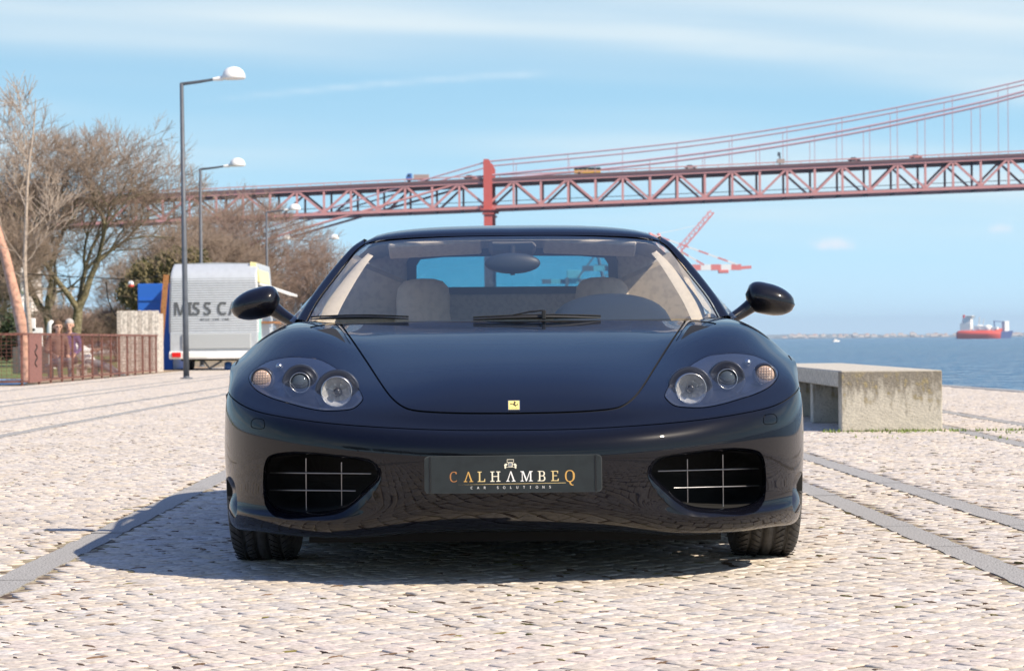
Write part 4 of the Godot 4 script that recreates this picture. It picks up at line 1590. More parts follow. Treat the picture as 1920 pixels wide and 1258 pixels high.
func clutter():
	# slatted crate at the end of the fence
	var c := thing("slatted_crate", "tall crate of weathered pale boards standing at the end of the mesh fence", "crate", Vector3(-9.27, 0, -50.6))
	for k in 12:
		obj("board", box_mesh(Vector3(0.082, 1.53 + 0.012 * sin(k * 2.3), 0.03), 0.004, Vector3(-0.48 + 0.087 * k, 0.765, 0.0)), mats.board_pale if k % 3 else mats.board_grey, c)
	obj("frame", box_mesh(Vector3(0.98, 1.46, 0.9), 0.0, Vector3(0.0, 0.73, -0.48)), mats.board_grey, c)
	# blue container behind
	var b := thing("blue_container", "tall blue steel container behind the slatted crate", "container", Vector3(-9.70, 0, -56.3))
	obj("body", box_mesh(Vector3(0.95, 2.34, 2.2), 0.015, Vector3(0, 1.17, -1.1)), mats.container_blue, b)
	for y in [0.4, 1.2, 1.9]:
		obj("rib", box_mesh(Vector3(0.90, 0.05, 0.03), 0.0, Vector3(0, y, 0.015)), mats.container_blue, b)
	# leaning plank
	var p := thing("leaning_plank", "long brown plank leaning between the blue container and the food trailer", "plank", Vector3(-9.28, 0, -53.9))
	var st := new_st()
	box(st, Vector3(0.11, 1.26, -0.1), Vector3(0.14, 2.52, 0.06), Basis(Vector3(0, 0, 1), -0.085) * Basis(Vector3(1, 0, 0), -0.05))
	obj("board", done(st), mats.plank_brown, p)
	# leaning painted log
	var l := thing("leaning_log", "thick orange painted log leaning up beside the young tree", "log", Vector3(-9.82, 0, -39.5))
	obj("log", tube_mesh([Vector3(0.08, -0.1, 0), Vector3(0.0, 0.95, 0), Vector3(-0.14, 1.6, 0), Vector3(-0.35, 2.5, 0), Vector3(-0.60, 3.3, 0)], [0.125, 0.12, 0.11, 0.10, 0.09], 12), mats.orange_wood, l)
	# string of globes and the festoon wire
	var g := thing("globe_lamp", "white and red globe lamp hanging on a wire over the blue container", "lamp", Vector3(-10.95, 2.44, -60.0))
	st = new_st(true)
	ball(st, Vector3.ZERO, Vector3(0.085, 0.085, 0.085), 14, 8)
	obj("globe", done(st), mats.lamp_white, g)
	obj("collar", lathe_mesh([Vector2(0.001, -0.11), Vector2(0.08, -0.10), Vector2(0.09, -0.05), Vector2(0.08, -0.03)], 14), mats.ship_red, g)
	var w := obj("festoon_wire", tube_mesh([Vector3(-16.5, 3.0, -62), Vector3(-13.5, 2.72, -61), Vector3(-10.95, 2.56, -60), Vector3(-9.4, 2.62, -58)], 0.012, 5), mats.black)
	tag(w, "thin dark wire strung from the domed tree past the globe lamp", "wire")
	var h := obj("hanging_cable", tube_mesh(catmull(v3([[-11.7, 2.5, -60.2], [-11.6, 1.9, -60.1], [-11.3, 1.45, -60], [-10.6, 1.22, -59]]), 5), 0.018, 5), mats.black)
	tag(h, "loop of dark cable hanging down behind the blue container", "cable")
	# far edge: footbridge, lamp, bollard, a pale tower block
	var f := thing("footbridge", "pale footbridge with a railing at the picture's edge beyond the lawn", "footbridge", Vector3(-24.0, 0, -95))
	obj("deck", box_mesh(Vector3(9.5, 0.35, 2.0), 0.0, Vector3(0.4, 1.95, 0)), mats.far_wall, f)
	obj("handrail", box_mesh(Vector3(9.5, 0.10, 0.08), 0.0, Vector3(0.4, 3.1, 1.0)), mats.far_wall, f)
	for k in 30:
		obj("baluster", box_mesh(Vector3(0.07, 1.0, 0.06), 0.0, Vector3(-4.2 + 0.317 * k, 2.6, 1.0)), mats.far_wall, f)
	for x in [-3.6, 4.2]:
		obj("pier", box_mesh(Vector3(0.5, 1.8, 1.2), 0.0, Vector3(x, 0.9, 0)), mats.far_wall, f)
	var q := thing("globe_post", "thin white post with a small round lamp beyond the lawn", "lamp post", Vector3(-14.6, 0, -62.5))
	obj("post", lathe_mesh([Vector2(0.07, 0), Vector2(0.05, 3.0), Vector2(0.001, 3.0)], 10), mats.lamp_white, q)
	st = new_st(true)
	ball(st, Vector3(0.06, 2.32, 0.1), Vector3(0.10, 0.10, 0.10), 12, 8)
	obj("globe", done(st), mats.lamp_white, q)
	var bo := thing("white_bollard", "stout white bollard on the lawn behind the fence", "bollard", Vector3(-13.6, 0, -61.8))
	obj("post", lathe_mesh([Vector2(0.13, 0), Vector2(0.13, 1.20), Vector2(0.10, 1.36), Vector2(0.04, 1.42), Vector2(0.001, 1.43)], 14), mats.lamp_white, bo)
	var tb := thing("tower_block", "pale blue glass tower block seen through the bare branches", "building", Vector3(-48.6, 0, -230))
	obj("wall", box_mesh(Vector3(1.6, 10.5, 5.0), 0.0, Vector3(0, 5.25, 0)), mats.far_wall, tb)
	for k in 4:
		obj("window", box_mesh(Vector3(1.3, 1.7, 0.1), 0.0, Vector3(0, 1.6 + 2.4 * k, 2.52)), mats.block_glass, tb)
	# pieces of the playground at the edge of the frame
	var u := thing("play_panel", "low white and black play panel behind the fence at the picture's edge", "play equipment", Vector3(-10.9, 0, -45.5))
	obj("board", box_mesh(Vector3(0.36, 0.42, 0.06), 0.01, Vector3(0.10, 0.88, 0)), mats.lamp_white, u)
	obj("board", box_mesh(Vector3(0.20, 0.30, 0.06), 0.01, Vector3(0.02, 1.16, 0)), mats.lamp_white, u)
	obj("panel", box_mesh(Vector3(0.8, 0.60, 0.08), 0.01, Vector3(0.0, 0.36, 0)), mats.lining_dark, u)


# ---------------------------------------------------------------- people: bodies meshed from joints
func field_mesh(bones: Array, cell: float, blend: float) -> ArrayMesh:   # bones: [a, b, radius a, radius b]
	var lo := Vector3.ONE * 1e9
	var hi := -lo
	for b in bones:
		for k in 2:
			lo = lo.min(b[k] - Vector3.ONE * (b[2 + k] + cell * 2.5))
			hi = hi.max(b[k] + Vector3.ONE * (b[2 + k] + cell * 2.5))
	var n := Vector3i((hi - lo) / cell) + Vector3i(2, 2, 2)
	var d := PackedFloat32Array()
	d.resize(n.x * n.y * n.z)
	d.fill(1.0)
	for b in bones:
		var pad: float = maxf(b[2], b[3]) + blend + cell * 2.0
		var l := Vector3i((b[0].min(b[1]) - Vector3.ONE * pad - lo) / cell).max(Vector3i.ZERO)
		var h := (Vector3i((b[0].max(b[1]) + Vector3.ONE * pad - lo) / cell) + Vector3i.ONE).min(n - Vector3i.ONE)
		var ab: Vector3 = b[1] - b[0]
		var inv := 1.0 / maxf(ab.length_squared(), 1e-9)
		for z in range(l.z, h.z + 1):
			for y in range(l.y, h.y + 1):
				for x in range(l.x, h.x + 1):
					var p := lo + Vector3(x, y, z) * cell
					var t := clampf((p - b[0]).dot(ab) * inv, 0.0, 1.0)
					var v: float = p.distance_to(b[0] + ab * t) - lerpf(b[2], b[3], t)
					var k := (z * n.y + y) * n.x + x
					var w := d[k]
					var q := maxf(blend - absf(v - w), 0.0) / blend
					d[k] = minf(v, w) - q * q * blend * 0.25
	var at := {}
	var verts := PackedVector3Array()
	var step := [1, n.x, n.x * n.y]
	var quads := []
	for z in n.z - 1:
		for y in n.y - 1:
			for x in n.x - 1:
				var k := (z * n.y + y) * n.x + x
				var sum := Vector3.ZERO
				var hits := 0
				var inside := 0
				for c in 8:
					if d[k + (c & 1) + ((c >> 1) & 1) * step[1] + (c >> 2) * step[2]] < 0.0:
						inside += 1
				if inside == 0 or inside == 8:
					continue
				for e in [[0, 1], [2, 3], [4, 5], [6, 7], [0, 2], [1, 3], [4, 6], [5, 7], [0, 4], [1, 5], [2, 6], [3, 7]]:
					var va := d[k + (e[0] & 1) + ((e[0] >> 1) & 1) * step[1] + (e[0] >> 2) * step[2]]
					var vb := d[k + (e[1] & 1) + ((e[1] >> 1) & 1) * step[1] + (e[1] >> 2) * step[2]]
					if (va < 0.0) != (vb < 0.0):
						var t := va / (va - vb)
						sum += Vector3(e[0] & 1, (e[0] >> 1) & 1, e[0] >> 2).lerp(Vector3(e[1] & 1, (e[1] >> 1) & 1, e[1] >> 2), t)
						hits += 1
				at[k] = verts.size()
				verts.append(lo + (Vector3(x, y, z) + sum / hits) * cell)
				quads.append(k)
	var s := {"v": verts, "n": PackedVector3Array(), "i": PackedInt32Array()}
	for k in quads:
		for ax in 3:
			var u: int = step[(ax + 1) % 3]
			var w: int = step[(ax + 2) % 3]
			if (d[k] < 0.0) == (d[k + step[ax]] < 0.0) or not (at.has(k - u) and at.has(k - w) and at.has(k - u - w)):
				continue
			var q := [at[k], at[k - u], at[k - u - w], at[k - w]]
			if d[k] < 0.0:
				q.reverse()
			s.i.append_array([q[0], q[1], q[2], q[0], q[2], q[3]])
	return as_mesh(smoothed(s))


func seated(label: String, at: Vector3, turn: float, skin: Material, hair: Material, top: Material, legs: Material, back: float, long_hair: bool, stretched := false):
	var p := thing("person", label, "person", at, turn)
	var v := func(x: float, y: float, z: float): return Vector3(x, y, z)
	var tilt := Basis(Vector3(1, 0, 0), -back)
	var hip := Vector3(0, 0.47, 0)
	var up := func(x: float, y: float, z: float): return hip + tilt * Vector3(x, y - 0.47, z)
	var bones := []
	bones.append([up.call(0, 0.50, 0), up.call(0, 0.72, 0), 0.135, 0.125])
	bones.append([up.call(0, 0.72, 0), up.call(0, 0.92, 0), 0.125, 0.125])
	bones.append([up.call(-0.13, 0.98, 0), up.call(0.13, 0.98, 0), 0.075, 0.075])
	for s in [-1.0, 1.0]:
		bones.append([up.call(0.17 * s, 0.97, 0), up.call(0.24 * s, 0.72, -0.04 if not stretched else 0.10), 0.055, 0.045])
		bones.append([up.call(0.24 * s, 0.72, -0.04 if not stretched else 0.10), up.call(0.15 * s, 0.60, 0.22), 0.043, 0.034])
	obj("top", field_mesh(bones, 0.022, 0.05), top, p)
	bones = []
	for s in [-1.0, 1.0]:
		var knee := Vector3(0.11 * s, 0.50, 0.44)
		var foot := Vector3(0.11 * s, 0.07, 0.46)
		if stretched:
			knee = Vector3(0.12 * s, 0.36, 0.42)
			foot = Vector3(0.13 * s, 0.12, 0.82)
		bones.append([hip + Vector3(0.08 * s, 0, 0), knee, 0.095, 0.062])
		bones.append([knee, foot, 0.060, 0.042])
	obj("trousers", field_mesh(bones, 0.022, 0.05), legs, p)
	for s in [-1.0, 1.0]:
		var foot := Vector3(0.11 * s, 0.05, 0.46) if not stretched else Vector3(0.13 * s, 0.07, 0.84)
		obj("shoe", field_mesh([[foot, foot + Vector3(0.01 * s, -0.01 if not stretched else 0.07, 0.16 if not stretched else 0.10), 0.05, 0.04]], 0.018, 0.03), mats.shoe, p)
		# hands: palm, four fingers, thumb
		var h: Vector3 = up.call(0.15 * s, 0.60, 0.22)
		var b := [[h, h + tilt * Vector3(-0.02 * s, -0.03, 0.07), 0.032, 0.036]]
		for k in 4:
			var o: Vector3 = h + tilt * Vector3(-0.02 * s + (k - 1.5) * 0.018, -0.04, 0.10)
			b.append([o, o + tilt * Vector3(0.0, -0.03, 0.045 - 0.006 * absf(k - 1.2)), 0.0105, 0.0085])
		b.append([h + tilt * Vector3(-0.03 * s, 0, 0.03), h + tilt * Vector3(-0.065 * s, -0.02, 0.075), 0.012, 0.010])
		obj("hand", field_mesh(b, 0.008, 0.012), skin, p)
	# head with nose, ears, mouth, eyes
	var head: Vector3 = up.call(0, 1.215, 0.02)
	bones = [[up.call(0, 1.0, 0), up.call(0, 1.12, 0.01), 0.055, 0.05], [head + Vector3(0, 0.03, -0.01), head + Vector3(0, 0.03, -0.012), 0.092, 0.092], [head + Vector3(0, -0.06, 0.03), head + Vector3(0, -0.075, 0.035), 0.055, 0.045], [head + Vector3(0, 0.005, 0.085), head + Vector3(0, -0.02, 0.105), 0.010, 0.015]]
	for s in [-1.0, 1.0]:
		bones.append([head + Vector3(0.088 * s, 0.01, -0.01), head + Vector3(0.088 * s, -0.02, -0.005), 0.018, 0.013])
	obj("head", field_mesh(bones, 0.012, 0.025), skin, p)
	for s in [-1.0, 1.0]:
		var st := new_st(true)
		ball(st, head + Vector3(0.032 * s, 0.012, 0.078), Vector3(0.022 if long_hair else 0.012, 0.017 if long_hair else 0.009, 0.012), 10, 6)
		obj("sunglasses" if long_hair else "eye", done(st), mats.black, p)
	var st := new_st(true)
	ball(st, head + Vector3(0, -0.058, 0.078), Vector3(0.024, 0.006, 0.008), 10, 6)
	obj("mouth", done(st), mats.lip, p)
	bones = [[head + Vector3(0, 0.062, -0.014), head + Vector3(0, 0.03, -0.045), 0.094, 0.088]]
	if long_hair:
		for s in [-1.0, 1.0]:
			bones.append([head + Vector3(0.07 * s, 0.04, -0.04), head + Vector3(0.085 * s, -0.14, -0.05), 0.05, 0.04])
	obj("hair", field_mesh(bones, 0.014, 0.03), hair, p)


func people():
	seated("woman in sunglasses with long brown hair sitting behind the mesh fence", Vector3(-9.66, -0.13, -42.3), 0.5, mats.skin, mats.hair_brown, mats.cloth_brown, mats.cloth_grey, 0.05, true)
	seated("grey-haired man in a purple top sitting close beside the woman in sunglasses", Vector3(-9.47, -0.10, -42.6), 0.0, mats.skin, mats.hair_grey, mats.cloth_purple, mats.cloth_dark, 0.0, false)
	seated("person in a white top and grey trousers reclining with legs stretched out", Vector3(-9.55, -0.16, -45.5), 1.3, mats.skin, mats.hair_brown, mats.white_paint, mats.cloth_grey, 0.75, true, true)
	for q in [[-9.55, -42.75, "low grey bench under the couple behind the fence", 0.9, 0.31], [-9.62, -45.52, "low grey seat block under the reclining person", 0.45, 0.26]]:
		var b := thing("low_bench", q[2], "bench", Vector3(q[0], 0, q[1]))
		obj("seat", box_mesh(Vector3(q[3], 0.07, 0.42), 0.01, Vector3(0, q[4] - 0.05, 0)), mats.board_grey, b)
		for s in [-1.0, 1.0]:
			obj("leg", box_mesh(Vector3(0.06, q[4] - 0.09, 0.36), 0.0, Vector3(s * q[3] * 0.4, (q[4] - 0.09) / 2.0, 0)), mats.board_grey, b)


# ---------------------------------------------------------------- the car (front axle at z = 0, nose towards +z)
const SHELL := [
	[[0, .16, .52], [.17, .16, .52], [.33, .157, .50], [.46, .143, .47], [.575, .14, .43], [.68, .14, .37], [.765, .143, .31], [.83, .152, .28], [.87, .17, .28], [.89, .19, .29]],
	[[0, .150, .835], [.17, .149, .83], [.33, .143, .81], [.46, .132, .785], [.585, .130, .735], [.695, .131, .665], [.785, .136, .585], [.85, .134, .50], [.893, .139, .41], [.915, .158, .318]],
	[[0, .204, .972], [.17, .201, .964], [.335, .185, .935], [.47, .163, .886], [.595, .155, .83], [.708, .155, .755], [.80, .160, .665], [.868, .162, .565], [.908, .166, .45], [.926, .186, .331]],
	[[0, .232, 1.006], [.17, .229, .996], [.34, .220, .963], [.478, .204, .908], [.605, .197, .852], [.718, .196, .778], [.812, .199, .685], [.876, .206, .575], [.913, .217, .455], [.929, .238, .338]],
	[[0, .27, 1.02], [.17, .268, 1.01], [.34, .262, .975], [.478, .240, .905], [.602, .222, .832], [.714, .220, .757], [.808, .222, .665], [.875, .236, .562], [.914, .255, .448], [.931, .275, .344]],
	[[0, .335, 1.034], [.17, .334, 1.024], [.34, .33, .988], [.48, .322, .928], [.604, .318, .858], [.718, .318, .772], [.813, .322, .672], [.88, .332, .562], [.92, .345, .448], [.936, .36, .350]],
	[[0, .405, 1.036], [.17, .405, 1.026], [.34, .406, .993], [.48, .41, .938], [.602, .416, .872], [.716, .424, .785], [.812, .434, .683], [.880, .448, .567], [.921, .462, .442], [.939, .475, .314]],
	[[0, .443, 1.016], [.17, .444, 1.006], [.34, .448, .975], [.48, .454, .922], [.60, .463, .86], [.713, .475, .777], [.807, .488, .679], [.876, .506, .563], [.92, .528, .432], [.938, .545, .266]],
	[[0, .463, .985], [.17, .464, .975], [.34, .470, .945], [.48, .478, .896], [.60, .488, .838], [.71, .502, .758], [.80, .517, .663], [.868, .541, .548], [.914, .568, .412], [.935, .590, .218]],
	[[0, .487, .945], [.17, .488, .934], [.325, .494, .903], [.455, .501, .858], [.565, .507, .812], [.675, .517, .746], [.77, .534, .652], [.85, .560, .530], [.907, .587, .392], [.938, .608, .193]],
	[[0, .530, .866], [.165, .531, .858], [.305, .535, .831], [.42, .538, .79], [.525, .541, .752], [.635, .551, .690], [.738, .569, .600], [.828, .591, .484], [.898, .609, .352], [.940, .625, .163]],
	[[0, .604, .680], [.16, .604, .674], [.29, .602, .652], [.40, .600, .619], [.50, .601, .590], [.605, .613, .540], [.708, .629, .468], [.803, .639, .380], [.886, .640, .268], [.943, .642, .118]],
	[[0, .675, .42], [.16, .674, .417], [.29, .670, .402], [.40, .665, .382], [.505, .665, .365], [.608, .680, .338], [.707, .692, .296], [.797, .689, .238], [.881, .672, .156], [.945, .655, .055]],
	[[0, .732, .15], [.17, .731, .148], [.31, .727, .14], [.425, .721, .13], [.53, .729, .12], [.625, .749, .105], [.713, .757, .083], [.80, .744, .052], [.883, .702, .012], [.945, .663, -.015]],
	[[0, .769, -.07], [.18, .768, -.075], [.33, .765, -.085], [.45, .760, -.095], [.555, .765, -.105], [.645, .783, -.115], [.725, .789, -.12], [.808, .773, -.12], [.888, .722, -.11], [.944, .658, -.085]],
	[[0, .796, -.30], [.19, .796, -.31], [.36, .795, -.325], [.50, .793, -.34], [.60, .793, -.355], [.683, .800, -.365], [.755, .800, -.37], [.828, .780, -.365], [.897, .715, -.325], [.943, .61, -.20]],
	[[0, .83, -.52], [.19, .829, -.535], [.38, .825, -.57], [.54, .818, -.60], [.655, .811, -.63], [.727, .808, -.66], [.785, .802, -.68], [.845, .775, -.67], [.91, .66, -.57], [.937, .42, -.345]],
	[[0, .84, -1.0], [.2, .84, -1.0], [.4, .835, -1.05], [.58, .825, -1.08], [.69, .818, -1.1], [.745, .814, -1.1], [.80, .806, -1.1], [.855, .77, -1.08], [.92, .55, -1.0], [.915, .15, -.72]],
	[[0, .86, -1.6], [.2, .86, -1.6], [.4, .855, -1.6], [.58, .845, -1.6], [.69, .835, -1.6], [.755, .825, -1.6], [.81, .812, -1.6], [.865, .765, -1.6], [.928, .5, -1.6], [.915, .15, -1.6]],
	[[0, .88, -2.1], [.2, .88, -2.1], [.4, .877, -2.1], [.57, .87, -2.1], [.68, .86, -2.1], [.75, .85, -2.1], [.82, .835, -2.1], [.885, .785, -2.12], [.952, .58, -2.17], [.945, .31, -2.24]],
	[[0, .885, -2.6], [.2, .885, -2.6], [.4, .884, -2.6], [.56, .88, -2.6], [.67, .875, -2.6], [.75, .865, -2.6], [.83, .848, -2.6], [.898, .80, -2.6], [.952, .73, -2.6], [.961, .675, -2.6]],
	[[0, .875, -3.0], [.2, .875, -3.0], [.4, .874, -3.0], [.55, .872, -3.0], [.66, .868, -2.99], [.74, .86, -2.98], [.82, .84, -2.97], [.89, .79, -2.96], [.945, .65, -2.96], [.957, .45, -2.93]],
	[[0, .865, -3.30], [.2, .865, -3.30], [.38, .863, -3.29], [.53, .858, -3.27], [.64, .845, -3.24], [.73, .82, -3.20], [.81, .77, -3.15], [.87, .69, -3.10], [.925, .54, -3.03], [.945, .33, -2.95]],
	[[0, .62, -3.43], [.2, .62, -3.43], [.38, .615, -3.41], [.53, .605, -3.38], [.64, .59, -3.34], [.73, .565, -3.29], [.80, .53, -3.23], [.86, .47, -3.15], [.905, .38, -3.06], [.93, .25, -2.96]],
	[[0, .22, -3.30], [.2, .22, -3.30], [.38, .22, -3.28], [.53, .22, -3.25], [.63, .22, -3.21], [.71, .22, -3.16], [.78, .21, -3.10], [.84, .20, -3.04], [.88, .19, -2.99], [.90, .18, -2.94]],
]
# outlines in front elevation, right half
const HEADLIGHT := [[0.472, 0.560], [0.479, 0.542], [0.504, 0.523], [0.546, 0.517], [0.599, 0.517], [0.654, 0.527], [0.711, 0.543], [0.762, 0.559], [0.806, 0.582], [0.829, 0.610], [0.829, 0.632], [0.812, 0.649], [0.784, 0.667], [0.754, 0.679], [0.713, 0.686], [0.674, 0.687], [0.616, 0.681], [0.583, 0.668], [0.552, 0.649], [0.519, 0.625], [0.492, 0.597]]
const HOOD := [[0.0, 0.5035], [0.146, 0.505], [0.246, 0.509], [0.309, 0.515], [0.343, 0.525], [0.376, 0.549], [0.406, 0.586], [0.456, 0.664], [0.499, 0.730], [0.534, 0.780], [0.556, 0.812]]
const INTAKE_INNER := [[0.432, 0.307], [0.443, 0.339], [0.471, 0.355], [0.541, 0.365], [0.629, 0.374], [0.696, 0.376], [0.749, 0.368], [0.769, 0.348], [0.774, 0.306], [0.771, 0.259], [0.751, 0.221], [0.704, 0.203], [0.629, 0.199], [0.552, 0.208], [0.509, 0.232], [0.469, 0.269]]
const INTAKE_OUTER := [[0.417, 0.306], [0.431, 0.342], [0.463, 0.363], [0.537, 0.374], [0.629, 0.384], [0.701, 0.387], [0.761, 0.378], [0.781, 0.353], [0.787, 0.306], [0.786, 0.252], [0.776, 0.211], [0.738, 0.180], [0.646, 0.172], [0.557, 0.174], [0.499, 0.197], [0.446, 0.249]]
const TOW_COVER := [[0.789, 0.491], [0.812, 0.494], [0.824, 0.485], [0.826, 0.469], [0.819, 0.462], [0.789, 0.459], [0.782, 0.469], [0.784, 0.486]]
const COWL_VENT := [[0.560, 0.786], [0.60, 0.783], [0.637, 0.776], [0.613, 0.766], [0.562, 0.748], [0.526, 0.727], [0.509, 0.722], [0.516, 0.735], [0.540, 0.772]]
const BRAKE_DUCT := [[0.905, 0.30], [0.891, 0.312], [0.879, 0.298], [0.873, 0.277], [0.869, 0.243], [0.869, 0.202], [0.876, 0.182], [0.886, 0.19], [0.90, 0.22], [0.91, 0.26]]
const SEAM := 8.0      # the row of SHELL along which bumper and wings meet
const COWL := 15.0


func elevation(p: Vector3) -> Vector2:   # front elevation of the nose, as drawn on a plane through z = 0.6
	var k := 7.4 / (8.0 - p.z)
	return Vector2(p.x * k, 0.731 + (p.y - 0.731) * k)


func from_elevation(e: Vector2, z: float) -> Vector3:
	var k := (8.0 - z) / 7.4
	return Vector3(e.x * k, 0.731 + (e.y - 0.731) * k, z)


func shell_control() -> Array:   # control points of a bicubic B-spline that passes close to the points of SHELL
	var t := []
	for row in SHELL:
		t.append(v3(row))
	var c := t.duplicate(true)
	var h := t.size()
	var w: int = t[0].size()
	for it in 3:
		var next := c.duplicate(true)
		for r in h:
			for q in w:
				var s := Vector3.ZERO
				for dr in 3:
					for dq in 3:
						s += control_at(c, r + dr - 1, q + dq - 1) * ([1.0, 4.0, 1.0][dr] * [1.0, 4.0, 1.0][dq] / 36.0)
				next[r][q] = c[r][q] + t[r][q] - s
		c = next
	return c


func control_at(c: Array, r: int, q: int) -> Vector3:
	var h := c.size()
	if r < 0:
		return control_at(c, 0, q) * 2.0 - control_at(c, 1, q)
	if r >= h:
		return control_at(c, h - 1, q) * 2.0 - control_at(c, h - 2, q)
	var w: int = c[r].size()
	if q < 0:
		return c[r][-q] * Vector3(-1, 1, 1)
	if q >= w:
		return c[r][w - 1] * 2.0 - c[r][w - 2]
	return c[r][q]


func basis_of(t: float) -> Array:
	var s := 1.0 - t
	return [s * s * s / 6.0, (3.0 * t * t * t - 6.0 * t * t + 4.0) / 6.0, (-3.0 * t * t * t + 3.0 * t * t + 3.0 * t + 1.0) / 6.0, t * t * t / 6.0]


func shell_patch(c: Array, rows: Array, cols: Array) -> Dictionary:
	# every column of control points is first evaluated at the rows asked for, then across
	var w: int = c[0].size()
	var h := c.size()
	var grid := []
	for v in rows:
		var k := clampi(int(floor(v)), 0, h - 2)
		var b := basis_of(v - k)
		var across := []
		for q in range(-1, w + 1):
			across.append(control_at(c, k - 1, q) * b[0] + control_at(c, k, q) * b[1] + control_at(c, k + 1, q) * b[2] + control_at(c, k + 2, q) * b[3])
		var line := []
		for u in cols:
			var j := clampi(int(floor(u)), 0, w - 2)
			var d := basis_of(u - j)
			line.append(across[j] * d[0] + across[j + 1] * d[1] + across[j + 2] * d[2] + across[j + 3] * d[3])
		grid.append(line)
	var s := surface(grid)
	for r in rows.size():
		if cols[0] == 0.0:   # the car's middle: no crease
			var k: int = r * cols.size()
			s.v[k].x = 0.0
			s.n[k] = (s.n[k] * Vector3(0, 1, 1)).normalized()
	return s


func spaced(a: float, b: float, per: int) -> Array:
	var out := []
	var n := int(round((b - a) * per))
	for k in n + 1:
		out.append(a + (b - a) * k / n)
	return out


func field_of(s: Dictionary, outline: Array, closed := true) -> PackedFloat32Array:
	var line := PackedVector2Array(catmull(v2(outline), 5, true) if closed else v2(outline))
	var lo := Vector2(1e9, 1e9)
	var hi := -lo
	for p in line:
		lo = lo.min(p)
		hi = hi.max(p)
	var f := PackedFloat32Array()
	f.resize(s.v.size())
	for k in s.v.size():
		f[k] = outline_distance(elevation(s.v[k]), line, lo, hi)
	return f


func press(s: Dictionary, f: PackedFloat32Array, iso: float, width: float, depth: float):   # rolls an edge under, towards a gap
	for k in s.v.size():
		var d := absf(f[k] - iso) / width
		if d < 1.0:
			s.v[k] -= s.n[k] * depth * (1.0 - d) * (1.0 - d)


func sunk(s: Dictionary, f: PackedFloat32Array, depth: float, over: float) -> Dictionary:
	var o := {"v": s.v.duplicate(), "n": s.n.duplicate(), "i": s.i}
	for k in o.v.size():
		o.v[k] -= o.n[k] * depth * smoothstep(0.0, over, -f[k]) + o.n[k] * 0.003
	return smoothed(o)


func smoothed(s: Dictionary) -> Dictionary:   # its normals afresh
	var n := PackedVector3Array()
	n.resize(s.v.size())
	for k in range(0, s.i.size(), 3):
		var a: Vector3 = s.v[s.i[k]]
		var c: Vector3 = (s.v[s.i[k + 2]] - a).cross(s.v[s.i[k + 1]] - a)
		for j in 3:
			n[s.i[k + j]] += c
	for k in n.size():
		n[k] = n[k].normalized()
	s.n = n
	return s


func both(s: Dictionary) -> ArrayMesh:
	return as_mesh([s, flipped_x(s)])


func without(s: Dictionary, keep: Callable) -> Dictionary:
	var i := PackedInt32Array()
	for k in range(0, s.i.size(), 3):
		if keep.call((s.v[s.i[k]] + s.v[s.i[k + 1]] + s.v[s.i[k + 2]]) / 3.0):
			i.append_array([s.i[k], s.i[k + 1], s.i[k + 2]])
	return packed(s.v, s.n, i)


func surface_z(s: Dictionary, e: Vector2) -> float:   # depth of the shell at a point of the front elevation
	var best := 1e9
	var z := 0.0
	for p in s.v:
		var d := elevation(p).distance_squared_to(e)
		if d < best:
			best = d
			z = p.z
	return z


